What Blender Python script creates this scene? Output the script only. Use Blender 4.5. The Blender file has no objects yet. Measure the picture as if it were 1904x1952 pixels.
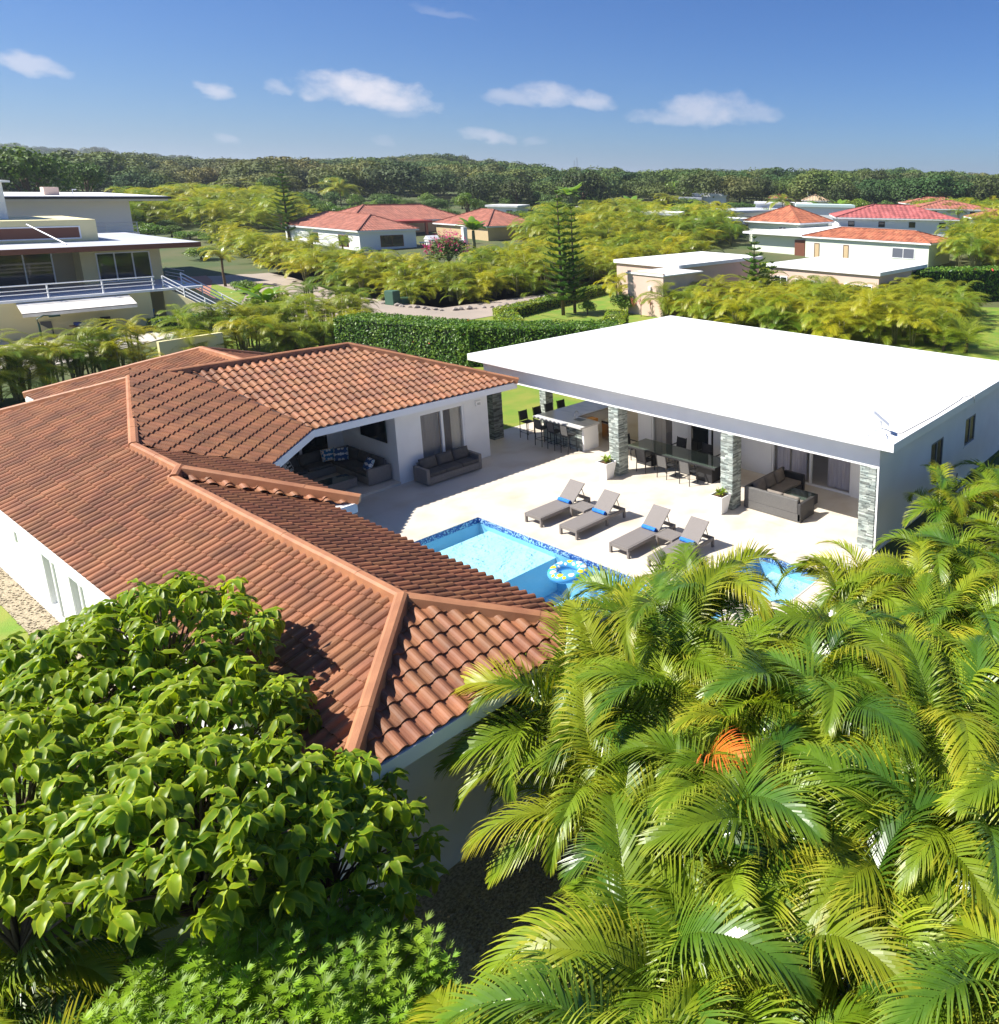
import bpy, bmesh, math, random
import numpy as np
from mathutils import Vector, Matrix, Euler
rnd=random.Random(7)
sc=bpy.context.scene
col=sc.collection
rad=math.radians
# ---------------------------------------------------------------- camera
CAMZ=10.8
ROT=np.array([[0.5554297,0.1805769,-0.8117203],[-0.8313508,0.1426571,-0.5371264],[0.018805,0.9731603,0.2293588]])
PPX,PPY,FPX=1471.66,704.1,1483.85            # principal point and focal length in a 1904-wide frame
cam_d=bpy.data.cameras.new('camera'); cam=bpy.data.objects.new('camera',cam_d); col.objects.link(cam); sc.camera=cam
cam_d.sensor_fit='HORIZONTAL'; cam_d.sensor_width=36; cam_d.lens=FPX/1904*36
cam_d.shift_x=(952-PPX)/1904; cam_d.shift_y=-(975.8-PPY)/1904
cam_d.clip_start=0.1; cam_d.clip_end=6000
m=Matrix.Identity(4)
for i in range(3):
    for j in range(3): m[i][j]=ROT[i][j]
m[2][3]=CAMZ
cam.matrix_world=m
def ray(px,py): return ROT@np.array([px-PPX,-(py-PPY),-FPX])
def at(px,py,z=0.):
    v=ray(px,py); t=(z-CAMZ)/v[2]; return (t*v[0],t*v[1])
def at_r(px,py,r):
    v=ray(px,py); t=r/math.hypot(v[0],v[1]); return (t*v[0],t*v[1],CAMZ+t*v[2])
def proj(x,y,z):
    c=ROT.T@np.array([x,y,z-CAMZ]); return (PPX-FPX*c[0]/c[2],PPY+FPX*c[1]/c[2])
# ---------------------------------------------------------------- world, sun, exposure
SUN=Vector((-.70,.55,1.0)).normalized()
w=bpy.data.worlds.new('World'); sc.world=w; w.use_nodes=True
nt=w.node_tree; N=nt.nodes; L=nt.links; N.clear()
out=N.new('ShaderNodeOutputWorld'); bg=N.new('ShaderNodeBackground'); sky=N.new('ShaderNodeTexSky')
sky.sky_type='NISHITA'; sky.sun_disc=False; sky.sun_elevation=math.asin(SUN.z); sky.sun_rotation=math.atan2(SUN.x,SUN.y)
sky.air_density=1.0; sky.dust_density=0.6; sky.ozone_density=3.5; sky.altitude=200
bg.inputs['Strength'].default_value=0.115
hs=N.new('ShaderNodeHueSaturation'); hs.inputs['Saturation'].default_value=1.12; hs.inputs['Value'].default_value=1.0
L.new(sky.outputs[0],hs.inputs['Color'])
tc=N.new('ShaderNodeTexCoord')
nz=N.new('ShaderNodeTexNoise'); nz.inputs['Scale'].default_value=14; nz.inputs['Detail'].default_value=7; nz.inputs['Roughness'].default_value=.62
mp=N.new('ShaderNodeMapping'); mp.inputs['Scale'].default_value=(1.25,1.25,2.1); L.new(tc.outputs['Generated'],mp.inputs[0]); L.new(mp.outputs[0],nz.inputs['Vector'])
nz2=N.new('ShaderNodeTexNoise'); nz2.inputs['Scale'].default_value=30; nz2.inputs['Detail'].default_value=5
L.new(mp.outputs[0],nz2.inputs['Vector'])
warp=N.new('ShaderNodeVectorMath'); warp.operation='MULTIPLY_ADD'
L.new(nz2.outputs['Color'],warp.inputs[0]); warp.inputs[1].default_value=(.035,.035,.02); L.new(tc.outputs['Generated'],warp.inputs[2])
prev=None
# cloud banks: centre (frame position), half width, half height, strength
for (px,py,wx,wy,st) in [(690,178,125,26,1.0),(1045,188,62,18,.62),(985,190,55,12,.45),(1120,196,50,14,.6),(1365,212,95,24,.62),(1280,226,75,13,.45),(1440,222,60,14,.4),(50,126,75,13,.6),(405,175,36,14,.7),(530,168,38,10,.5),(925,258,46,11,.55),(765,215,40,12,.22),(430,267,22,8,.3),(735,270,22,9,.2),(1020,268,20,6,.2),(840,25,60,6,.15)]:
    v=Vector(ray(px,py)).normalized(); v2=Vector(ray(px+wx,py)).normalized(); v3=Vector(ray(px,py-wy)).normalized()
    s=(v2-v).length; hgt=(v3-v).length*1.45
    right=(v2-v).normalized(); up=(v3-v).normalized()
    sub=N.new('ShaderNodeVectorMath'); sub.operation='SUBTRACT'; L.new(warp.outputs[0],sub.inputs[0]); sub.inputs[1].default_value=v+Vector((.0175,.0175,.010))
    dx=N.new('ShaderNodeVectorMath'); dx.operation='DOT_PRODUCT'; L.new(sub.outputs[0],dx.inputs[0]); dx.inputs[1].default_value=right/s
    dy=N.new('ShaderNodeVectorMath'); dy.operation='DOT_PRODUCT'; L.new(sub.outputs[0],dy.inputs[0]); dy.inputs[1].default_value=up/hgt
    dz=N.new('ShaderNodeVectorMath'); dz.operation='DOT_PRODUCT'; L.new(tc.outputs['Generated'],dz.inputs[0]); dz.inputs[1].default_value=v
    def mth(op,a,b=None,c=None):
        n=N.new('ShaderNodeMath'); n.operation=op
        for i,q in enumerate((a,b,c)):
            if q is None: continue
            if isinstance(q,(int,float)): n.inputs[i].default_value=q
            else: L.new(q,n.inputs[i])
        return n.outputs[0]
    x2=mth('MULTIPLY',dx.outputs['Value'],dx.outputs['Value']); 
    y_=dy.outputs['Value']; y2=mth('MULTIPLY',y_,y_)
    low=mth('MULTIPLY',mth('LESS_THAN',y_,0),.8); y2=mth('MULTIPLY',y2,mth('ADD',low,1))
    d=mth('ADD',x2,y2); g=mth('SUBTRACT',1.35,d); g=mth('ADD',g,mth('MULTIPLY',mth('SUBTRACT',nz.outputs['Fac'],.5),3.4))
    g=mth('MULTIPLY',mth('SMOOTH_MIN',mth('MAXIMUM',mth('MULTIPLY',g,.75),0),1,.3),st); g=mth('MULTIPLY',g,mth('GREATER_THAN',dz.outputs['Value'],.5)); g=mth('MULTIPLY',g,mth('LESS_THAN',d,4.0))
    prev=g if prev is None else mth('MAXIMUM',prev,g)
tint=N.new('ShaderNodeMix'); tint.data_type='RGBA'; tint.blend_type='MULTIPLY'; tint.inputs[0].default_value=1; tint.inputs[7].default_value=(.22,.325,.50,1); L.new(hs.outputs[0],tint.inputs[6])
mix=N.new('ShaderNodeMix'); mix.data_type='RGBA'; L.new(prev,mix.inputs[0]); L.new(tint.outputs[2],mix.inputs[6]); mix.inputs[7].default_value=(3.6,3.6,4.0,1)
L.new(mix.outputs[2],bg.inputs['Color']); L.new(bg.outputs[0],out.inputs[0])
sd=bpy.data.lights.new('sun','SUN'); so=bpy.data.objects.new('sun',sd); col.objects.link(so)
sd.energy=4.9; sd.angle=rad(.55); sd.color=(1,.955,.87); so.rotation_euler=(-SUN).to_track_quat('-Z','Y').to_euler(); so.location=(0,0,60)
sc.view_settings.view_transform='Standard'; sc.view_settings.look='None'; sc.view_settings.gamma=1; sc.view_settings.use_curve_mapping=False
sc.cycles.max_bounces=12; sc.cycles.diffuse_bounces=8; sc.cycles.transparent_max_bounces=12
sc.view_settings.exposure=1.0
# ---------------------------------------------------------------- materials
MATS={}
def mat(name,c,rough=.6,c2=None,ns=3.0,detail=5,bump=0,bs=30,metal=0,trans=0,spec=.5,var=None,vamt=.3,tip=None,hvar=0,coat=0,stretch=None,lo=.35,hi=.65,rv=0,tipfrom=.25):
    if name in MATS: return MATS[name]
    mt=bpy.data.materials.new(name); mt.use_nodes=True; nt=mt.node_tree; N=nt.nodes; L=nt.links
    p=N['Principled BSDF']; p.inputs['Roughness'].default_value=rough; p.inputs['Metallic'].default_value=metal; p.inputs['Specular IOR Level'].default_value=spec
    p.inputs['Coat Weight'].default_value=coat
    tcn=N.new('ShaderNodeTexCoord'); geo=N.new('ShaderNodeNewGeometry')
    src=geo.outputs['Position']
    if stretch:
        mpn=N.new('ShaderNodeMapping'); mpn.inputs['Scale'].default_value=stretch; L.new(src,mpn.inputs[0]); src=mpn.outputs[0]
    rgb=N.new('ShaderNodeRGB'); rgb.outputs[0].default_value=(*c,1); cur=rgb.outputs[0]
    if c2:
        n=N.new('ShaderNodeTexNoise'); n.inputs['Scale'].default_value=ns; n.inputs['Detail'].default_value=detail; L.new(src,n.inputs['Vector'])
        mr=N.new('ShaderNodeMapRange'); mr.inputs[1].default_value=lo; mr.inputs[2].default_value=hi; L.new(n.outputs['Fac'],mr.inputs[0])
        mx=N.new('ShaderNodeMix'); mx.data_type='RGBA'; L.new(mr.outputs[0],mx.inputs[0]); L.new(cur,mx.inputs[6]); mx.inputs[7].default_value=(*c2,1); cur=mx.outputs[2]
    if tip:
        a=N.new('ShaderNodeAttribute'); a.attribute_name='tip'
        mr=N.new('ShaderNodeMapRange'); mr.inputs[1].default_value=tipfrom; mr.inputs[2].default_value=1; L.new(a.outputs['Fac'],mr.inputs[0])
        mx=N.new('ShaderNodeMix'); mx.data_type='RGBA'; L.new(mr.outputs[0],mx.inputs[0]); L.new(cur,mx.inputs[6]); mx.inputs[7].default_value=(*tip,1); cur=mx.outputs[2]
    if var or rv:
        h=N.new('ShaderNodeHueSaturation'); L.new(cur,h.inputs['Color'])
        if rv:
            oi=N.new('ShaderNodeObjectInfo'); srcv=oi.outputs['Random']; amt=rv
        else:
            a=N.new('ShaderNodeAttribute'); a.attribute_name=var; srcv=a.outputs['Fac']; amt=vamt
        mr=N.new('ShaderNodeMapRange'); mr.inputs[3].default_value=1-amt; mr.inputs[4].default_value=1+amt; L.new(srcv,mr.inputs[0]); L.new(mr.outputs[0],h.inputs['Value'])
        if hvar:
            mr2=N.new('ShaderNodeMapRange'); mr2.inputs[3].default_value=.5+hvar; mr2.inputs[4].default_value=.5-hvar; L.new(srcv,mr2.inputs[0]); L.new(mr2.outputs[0],h.inputs['Hue'])
        cur=h.outputs[0]
    L.new(cur,p.inputs['Base Color'])
    if bump:
        n=N.new('ShaderNodeTexNoise'); n.inputs['Scale'].default_value=bs; n.inputs['Detail'].default_value=4; L.new(src,n.inputs['Vector'])
        b=N.new('ShaderNodeBump'); b.inputs['Strength'].default_value=bump; b.inputs['Distance'].default_value=.02; L.new(n.outputs['Fac'],b.inputs['Height']); L.new(b.outputs[0],p.inputs['Normal'])
    if trans:
        t=N.new('ShaderNodeBsdfTranslucent'); g=N.new('ShaderNodeMix'); g.data_type='RGBA'; g.blend_type='MULTIPLY'; g.inputs[0].default_value=1; L.new(cur,g.inputs[6]); g.inputs[7].default_value=(1.6,1.5,.6,1); L.new(g.outputs[2],t.inputs['Color'])
        ms=N.new('ShaderNodeMixShader'); ms.inputs[0].default_value=trans; L.new(p.outputs[0],ms.inputs[1]); L.new(t.outputs[0],ms.inputs[2]); L.new(ms.outputs[0],N['Material Output'].inputs['Surface'])
    MATS[name]=mt; return mt
white=mat('white_stucco',(.86,.86,.85),.75,(.81,.81,.80),1.2,bump=.12,bs=60)
whitepaint=mat('white_paint',(.86,.86,.86),.5)
roofwhite=mat('white_roof_coating',(.83,.83,.82),.6,(.40,.40,.40),.45,7,stretch=(.5,1.6,1),lo=.5,hi=.95,bump=.05)
tile=mat('terracotta_tile',(.31,.128,.055),.62,(.18,.07,.034),1.6,7,bump=.25,bs=45,var='var',vamt=.14,hvar=.004,spec=.4)
capm=mat('ridge_terracotta',(.42,.185,.085),.6,(.32,.13,.06),2.5,6,bump=.2,bs=50)
deckm=mat('travertine_deck',(.60,.54,.46),.5,(.46,.36,.25),.9,9,lo=.48,hi=.85,bump=.05)
lawnm=mat('lawn_green',(.12,.225,.012),.8,(.22,.24,.03),.8,10,bump=.8,bs=40)
soil=mat('garden_soil',(.055,.048,.018),.9,(.10,.075,.03),1.2,8,bump=.7,bs=12)
groundm=mat('green_ground',(.05,.085,.018),.9,(.10,.10,.035),.15,9,bump=.5,bs=4)
roadm=mat('road_asphalt',(.36,.29,.235),.85,(.29,.245,.20),.25,8,bump=.2,bs=30)
gravelm=mat('pebble_gravel',(.42,.35,.24),.85,(.22,.18,.12),22,3,bump=1,bs=40,lo=.4,hi=.6)
brick=mat('brick_paving',(.42,.19,.12),.8,(.33,.15,.1),3,5,bump=.3)
wicker=mat('taupe_wicker',(.25,.225,.21),.6,(.16,.14,.13),90,2,bump=.6,bs=160)
wickerg=mat('grey_wicker',(.27,.245,.225),.6,(.17,.15,.135),60,2,bump=.6,bs=120)
wickd=mat('dark_wicker',(.028,.027,.028),.5,(.05,.048,.048),70,2,bump=.5,bs=120)
cushm=mat('grey_cushion',(.075,.07,.066),.85,(.095,.088,.082),8,3,bump=.15,bs=25)
cusht=mat('taupe_cushion',(.17,.145,.12),.85,(.2,.17,.145),8,3,bump=.15,bs=25)
blackm=mat('black_metal',(.016,.016,.018),.4)
slingm=mat('grey_sling',(.14,.135,.13),.6,(.09,.088,.085),60,2)
slingd=mat('black_sling',(.022,.022,.024),.6)
glassd=mat('dark_glass',(.02,.024,.026),.06,spec=.8)
tglass=mat('table_glass',(.055,.075,.062),.05,spec=.9)
blue=mat('blue_towel',(.02,.17,.62),.9,(.03,.22,.72),12,3,bump=.5,bs=90)
marble=mat('grey_marble',(.62,.61,.60),.15,(.36,.37,.40),1.1,9,stretch=(2.4,.7,1),lo=.45,hi=.8)
steel=mat('steel',(.6,.6,.62),.25,metal=1)
curtm=mat('curtain_cloth',(.55,.53,.60),.8,(.42,.40,.47),3,4,stretch=(9,9,.3))
beige=mat('beige_wall',(.56,.42,.24),.7,(.5,.38,.21),.8)
orange=mat('orange_wood',(.62,.27,.05),.5)
yellow=mat('cream_yellow_wall',(.80,.71,.40),.75,(.76,.67,.37),.5,bump=.1)
greymetal=mat('grey_roofing',(.50,.52,.56),.6,(.42,.44,.48),.6)
dkfascia=mat('dark_fascia',(.04,.04,.045),.5)
brownw=mat('brown_wood',(.16,.055,.03),.6)
pink=mat('pink_stucco',(.68,.50,.41),.75,(.62,.45,.37),.4,bump=.1)
palegreen=mat('pale_green_wall',(.70,.74,.62),.75,(.66,.71,.58),.3)
redt=mat('red_roof_tile',(.40,.155,.105),.65,(.31,.11,.07),.8,6,var='var',vamt=.2,bump=.2)
pinkt=mat('rose_roof_tile',(.42,.12,.11),.65,(.33,.09,.08),.8,6,var='var',vamt=.2)
oranget=mat('orange_roof_tile',(.44,.16,.08),.65,(.32,.10,.05),.8,6,var='var',vamt=.25)
tan=mat('tan_roof_tile',(.52,.38,.25),.7)
bark=mat('bark',(.16,.11,.07),.9,(.09,.065,.045),9,4,bump=.8,bs=20)
palmtrunk=mat('palm_stem',(.26,.27,.10),.7,(.16,.14,.07),7,4,stretch=(1,1,6))
soilp=mat('potting_soil',(.09,.045,.02),.95)
rock=mat('rock',(.33,.29,.25),.9,(.2,.17,.15),3,5,bump=.6,bs=8)
F=dict(
 near=mat('areca_leaf',(.125,.225,.012),.38,(.19,.27,.014),1.1,4,trans=.36,tip=(.34,.38,.03),rv=.3,hvar=.015,spec=.4,tipfrom=.4),
 neary=mat('areca_leaf_yellow',(.21,.29,.014),.4,(.27,.31,.016),1.5,4,trans=.36,tip=(.46,.41,.03),rv=.2,hvar=.01,tipfrom=.3,spec=.4),
 neardk=mat('areca_leaf_dark',(.055,.135,.012),.3,(.08,.17,.014),1.1,4,trans=.3,tip=(.17,.25,.02),rv=.3,hvar=.01,spec=.6),
 dead=mat('areca_leaf_rust',(.60,.17,.02),.5,(.66,.24,.03),2,4,trans=.25,tip=(.62,.12,.02)),
 nearo=mat('areca_leaf_amber',(.55,.38,.03),.45,(.42,.34,.03),2,4,trans=.3,tip=(.6,.32,.02)),
 silver=mat('withered_leaf',(.42,.38,.36),.7,(.32,.28,.25),2),
 mid=mat('hedge_palm_leaf',(.18,.26,.010),.45,(.36,.36,.015),.3,4,trans=.38,tip=(.44,.41,.025),rv=.28,hvar=.02,tipfrom=.3),
 midg=mat('green_palm_leaf',(.125,.22,.012),.45,(.20,.27,.014),.5,4,trans=.34,tip=(.32,.38,.03),rv=.25,hvar=.02),
 coco=mat('coconut_leaf',(.13,.21,.02),.35,(.25,.28,.03),.5,4,trans=.28,tip=(.45,.40,.05),rv=.2),
 big=mat('noni_leaf',(.12,.235,.010),.42,(.19,.28,.012),1.3,4,trans=.4,var='var',vamt=.5,hvar=.012,spec=.35,tip=(.36,.42,.025),tipfrom=.5),
 feath=mat('feathery_leaf',(.15,.29,.016),.45,(.22,.34,.02),1.5,4,trans=.36,var='var',vamt=.35),
 hedge=mat('hedge_leaf',(.065,.165,.01),.5,(.12,.22,.012),.9,5,trans=.24,var='var',vamt=.45,hvar=.02),
 lhedge=mat('low_hedge_leaf',(.15,.26,.014),.45,(.28,.32,.02),.9,5,trans=.28,var='var',vamt=.4),
 tree=mat('tree_leaf',(.055,.125,.014),.7,(.10,.16,.018),.05,4,trans=.15,var='var',vamt=.5),
 treeb=mat('bright_tree_leaf',(.10,.21,.015),.5,(.18,.25,.02),.2,4,trans=.2,var='var',vamt=.5),
 treed=mat('dark_tree_leaf',(.035,.062,.008),.7,(.065,.085,.010),.2,4,trans=.12,var='var',vamt=.5),
 forest=mat('forest_leaf',(.055,.115,.014),.75,(.15,.135,.035),.012,6,trans=.14,rv=.4,hvar=.035,lo=.42,hi=.72),
 pine=mat('norfolk_leaf',(.06,.15,.014),.5,(.13,.20,.02),.6,4,trans=.14,var='var',vamt=.4),
 pink=mat('bougainvillea_bloom',(.62,.02,.13),.6,(.5,.03,.25),2,trans=.2),
 red=mat('red_flower',(.65,.03,.02),.6),
 cord=mat('red_cordyline_leaf',(.38,.08,.06),.5,(.3,.12,.06),2),
 ban=mat('banana_leaf',(.12,.26,.02),.35,(.18,.30,.03),1,trans=.3,tip=(.32,.34,.05)),
 bare=mat('bare_twig',(.30,.22,.18),.8),
 pot=mat('pot_plant_leaf',(.16,.33,.02),.45,(.34,.36,.03),4,trans=.2),
)
# ---------------------------------------------------------------- helpers
class MB:
    def __init__(s): s.v=[]; s.f=[]; s.at={}
    def add(s,vs,fs,**kw):
        o=len(s.v); s.v.extend([tuple(q) for q in vs]); s.f.extend([tuple(i+o for i in f) for f in fs])
        for k in set(s.at)|set(kw):
            a=s.at.setdefault(k,[0.]*o); val=kw.get(k,0.)
            a.extend(list(val) if hasattr(val,'__len__') else [val]*len(vs))
        return s
    def box(s,x0,x1,y0,y1,z0,z1,rot=0,c=None,**kw):
        vs=[(x,y,z) for z in (z0,z1) for (x,y) in ((x0,y0),(x1,y0),(x1,y1),(x0,y1))]
        if rot:
            cx,cy=c if c else ((x0+x1)/2,(y0+y1)/2); ca,sa=math.cos(rot),math.sin(rot)
            vs=[(cx+(x-cx)*ca-(y-cy)*sa,cy+(x-cx)*sa+(y-cy)*ca,z) for x,y,z in vs]
        return s.add(vs,[(3,2,1,0),(4,5,6,7),(0,1,5,4),(1,2,6,5),(2,3,7,6),(3,0,4,7)],**kw)
    def tube(s,pts,r,n=6,**kw):
        pts=[Vector(p) for p in pts]; rs=r if hasattr(r,'__len__') else [r]*len(pts)
        vs=[];fs=[]
        for i,p in enumerate(pts):
            t=(pts[min(i+1,len(pts)-1)]-pts[max(i-1,0)]).normalized(); a=Vector((0,0,1)) if abs(t.z)<.9 else Vector((1,0,0))
            u=t.cross(a).normalized(); v=t.cross(u)
            for k in range(n):
                an=2*math.pi*k/n; vs.append(p+(u*math.cos(an)+v*math.sin(an))*rs[i])
        for i in range(len(pts)-1):
            for k in range(n): fs.append((i*n+k,i*n+(k+1)%n,(i+1)*n+(k+1)%n,(i+1)*n+k))
        fs.append(tuple(range(n))[::-1]); fs.append(tuple((len(pts)-1)*n+k for k in range(n)))
        return s.add(vs,fs,**kw)
    def prism(s,pl,z0,z1):
        n=len(pl); vs=[(x,y,z0) for x,y in pl]+[(x,y,z1) for x,y in pl]
        return s.add(vs,[tuple(range(n))[::-1],tuple(range(n,2*n))]+[(i,(i+1)%n,n+(i+1)%n,n+i) for i in range(n)])
    def beam(s,a,b,w,h,**kw):
        a=Vector(a);b=Vector(b);t=(b-a).normalized();u=Vector((0,0,1)).cross(t)
        u=u.normalized() if u.length>1e-4 else Vector((1,0,0)); v=t.cross(u)
        vs=[p+u*(w/2*i)+v*(h/2*j) for p in (a,b) for i,j in ((-1,-1),(1,-1),(1,1),(-1,1))]
        return s.add(vs,[(0,1,2,3),(7,6,5,4),(0,4,5,1),(1,5,6,2),(2,6,7,3),(3,7,4,0)],**kw)
    def mesh(s,name,mt,smooth=False):
        me=bpy.data.meshes.new(name); me.from_pydata(s.v,[],s.f)
        for k,a in s.at.items():
            at_=me.attributes.new(k,'FLOAT','POINT'); at_.data.foreach_set('value',a)
        if mt: me.materials.append(mt)
        if smooth: me.polygons.foreach_set('use_smooth',[True]*len(me.polygons))
        me.update(); return me
def fixn(me):
    b=bmesh.new(); b.from_mesh(me); bmesh.ops.recalc_face_normals(b,faces=b.faces); b.to_mesh(me); b.free()
def obj(name,mb,mt=None,parent=None,world=False,bevel=0,smooth=False,kind=None,label=None,fix=True):
    me=mb if isinstance(mb,bpy.types.Mesh) else mb.mesh(name,mt,smooth)
    if fix and not isinstance(mb,bpy.types.Mesh): fixn(me)
    o=bpy.data.objects.new(name,me); col.objects.link(o)
    if parent:
        o.parent=parent
        if world: o.location=-Vector(WL[parent.name]) if parent.name in WL else (0,0,0)
    if bevel:
        b=o.modifiers.new('bevel','BEVEL'); b.width=bevel; b.segments=2; b.limit_method='ANGLE'
    if kind: o['kind']=kind
    if label: o['label']=label
    return o
WL={}
def thing(name,label,cat,loc=(0,0,0),rz=0,group=None):
    o=bpy.data.objects.new(name,None); col.objects.link(o); o.empty_display_size=.2
    o.location=loc; o.rotation_euler=(0,0,rz); o['label']=label; o['category']=cat
    if group: o['group']=group
    WL[o.name]=loc; return o
def tag(o,label,cat,group=None):
    o['label']=label; o['category']=cat
    if group: o['group']=group
    return o
def kids(o): return [c for c in KID.get(o.name,[])]
KID={}
def dup(root,loc,rz=0,label=None,group=None,scale=None):
    r=root.copy(); col.objects.link(r); r.location=loc; r.rotation_euler=(0,0,rz)
    if label: r['label']=label
    if group: r['group']=group
    if scale: r.scale=scale if hasattr(scale,'__len__') else (scale,)*3
    for c in root.children_recursive if False else list(root.children):
        k=c.copy(); col.objects.link(k); k.parent=r
        for g in list(c.children):
            q=g.copy(); col.objects.link(q); q.parent=k
    return r
def dupm(root,children,loc,rz=0,scale=None,label=None,group=None,tilt=None):
    r=root.copy(); col.objects.link(r); r.location=loc; r.rotation_euler=(tilt[0],tilt[1],rz) if tilt else (0,0,rz)
    if scale is not None: r.scale=scale if hasattr(scale,'__len__') else (scale,)*3
    if label: r['label']=label
    if group: r['group']=group
    for c in children:
        k=c.copy(); col.objects.link(k); k.parent=r
    return r
def place(o,loc,rz=0,scale=None):
    o.location=loc; o.rotation_euler[2]=rz
    if scale is not None: o.scale=scale if hasattr(scale,'__len__') else (scale,)*3
# ---------------------------------------------------------------- terrain
def sm(a,b,x):
    t=min(1,max(0,(x-a)/(b-a))); return t*t*(3-2*t)
HPX=[-600,0,300,560,700,860,980,1060,1200,1330,1450,1560,1680,1760,1900,2500]
HPZ=[4,4,6,9,10.5,15.5,10,6,6,8,9,9,12,11,9,8]
def terr(x,y):
    r=math.hypot(x,y); z=.028*max(0,r-110)
    if r>330: z=.028*220
    if r>200:
        c=ROT.T@np.array([x,y,0.]); px=PPX-FPX*c[0]/c[2] if c[2]<-1 else (-600 if c[0]<0 else 2500)
        h=float(np.interp(px,HPX,HPZ))
        z+=(h-6)*sm(300,540,r)
        if r>900: z+=sm(900,1500,r)*float(np.interp(px,[-600,0,200,450,620,900,3000],[27,27,24,12,-2,-6,-6]))
    if y<9.3 and x>10: z-=1.2*sm(9.3,8.3,y)*sm(18.5,22.5,x)*(1-sm(34,40,x))
    return z
def gridxy():
    a=[-9000,-4000,-2000,-1000,-600,-400,-300,-200,-120,-80,-50,-30,-15,-8]
    xs=a+[0,4,8.8,11,14,17,18.5,19.3,20,21,22.5,25,28,31,34,37,40,44,50,60,75,95,110,125,140,155,170,185,200,220,240,260,280,300,330,360,390,420,450,480,510,540,580,640,720,800,900,1000,1100,1250,1400,1550,1800,2300,3500,6000,9000]
    ys=a+[0,3,6,7.5,8.3,8.8,9.3,10,14,20,24,30,34,40,50,60,75,95,110,125,140,155,170,185,200,220,240,260,280,300,330,360,390,420,450,480,510,540,580,640,720,800,900,1000,1100,1250,1400,1550,1800,2300,3500,6000,9000]
    return xs,ys
xs,ys=gridxy()
g=MB(); idx={}
for i,x in enumerate(xs):
    for j,y in enumerate(ys): idx[i,j]=len(g.v); g.v.append((x,y,terr(x,y)-.03))
for i in range(len(xs)-1):
    for j in range(len(ys)-1):
        cx,cy=(xs[i]+xs[i+1])/2,(ys[j]+ys[j+1])/2
        if 8.8<cx<18.5 and 9.3<cy<24: continue          # the pool deck closes this opening
        g.f.append((idx[i,j],idx[i+1,j],idx[i+1,j+1],idx[i,j+1]))
obj('ground',g,groundm,kind='structure',smooth=True)
def flat(name,pl,z,mt,kind='structure',pix=True):
    pts=[at(a,b,z) for a,b in pl] if pix else pl
    bm=bmesh.new(); f=bm.faces.new([bm.verts.new((x,y,z)) for x,y in pts]); bmesh.ops.triangulate(bm,faces=[f])
    me=bpy.data.meshes.new(name); bm.to_mesh(me); bm.free()
    if sum(p.normal.z for p in me.polygons)<0: me.flip_normals()
    me.materials.append(mt); return obj(name,me,kind=kind)
lawn=MB()
for (x0,x1,y0,y1) in ((18.5,60,28.2,60),(-30,4.12,14,60),(23.6,60,9.35,28.2)): lawn.add([(x0,y0,-.012),(x1,y0,-.012),(x1,y1,-.012),(x0,y1,-.012)],[(0,1,2,3)])
obj('lawn',lawn,lawnm,kind='structure')
flat('garden_bed',[(3.8,-6),(30,-14),(30,2),(20,8.6),(8.8,9.2),(4,8.8),(-3,14),(-8,4)],-.02,soil,pix=False)
gr=MB(); gr.add([(4.12,14,-.006),(4.72,14,-.006),(4.72,34,-.006),(4.12,34,-.006)],[(0,1,2,3)]); gr.add([(3.75,6.2,-.006),(8.4,7.4,-.006),(9.4,9.4,-.006),(3.75,13.9,-.006)],[(0,1,2,3)])
obj('gravel_path',gr,gravelm,kind='structure')
obj('pebbles',(lambda b:[b.box(x-.02,x+.02,y-.015,y+.015,-.006,.02,rot=rnd.random()*3) for x,y in [(rnd.uniform(4.1,4.7),rnd.uniform(14,32)) if k%2 else (rnd.uniform(5.2,8.6),rnd.uniform(7.3,9.4)) for k in range(1800)]] and b)(MB()),mat('pebble_stone',(.45,.38,.27),.8,(.2,.16,.11),30),kind='stuff')
road=flat('road',[(330,500),(350,530),(430,580),(560,605),(690,625),(738,615),(880,612),(950,600),(1000,588),(1100,562),(1150,548),(1260,530),(1250,518),(1190,533),(1026,562),(842,587),(768,578),(650,560),(560,530),(430,502),(391,474),(352,467)],.012,roadm)
flat('roadside_lawn',[(1030,600),(1130,574),(1215,572),(1330,600),(1300,640),(1180,630)],.016,lawnm)
flat('right_lawn',[(1845,585),(2100,590),(2200,760),(1850,700),(1830,640)],.016,lawnm)
flat('front_verge',[(405,540),(470,560),(450,590),(380,600)],.016,lawnm)
flat('brick_driveway',[(345,510),(372,508),(405,535),(400,560),(445,585),(440,600),(385,590),(330,560)],.02,brick)
flat('verge_strip',[(250,720),(700,650),(900,700),(900,740),(400,720),(0,850),(0,760)],.0,groundm)
# ---------------------------------------------------------------- deck and pools
PX0,PX1,PY0,PY1=10.6,14.55,10.9,21.12
SX0,SX1,SY0,SY1=15.75,17.85,9.9,12.28
dk=MB(); gx=[8.0,PX0,PX1,SX0,SX1,18.5,23.6]; gy=[9.0,9.3,SY0,PY0,SY1,PY1,24.0,28.2]
def inp(cx,cy): return (PX0<cx<PX1 and PY0<cy<PY1) or (SX0<cx<SX1 and SY0<cy<SY1)
for i in range(len(gx)-1):
    for j in range(len(gy)-1):
        if not inp((gx[i]+gx[i+1])/2,(gy[j]+gy[j+1])/2) and not(gx[i]>=18.5 and gy[j]<9.3):
            dk.add([(gx[i],gy[j],.0),(gx[i+1],gy[j],.0),(gx[i+1],gy[j+1],.0),(gx[i],gy[j+1],.0)],[(0,1,2,3)])
obj('pool_deck',dk,deckm,kind='structure',fix=False)
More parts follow.
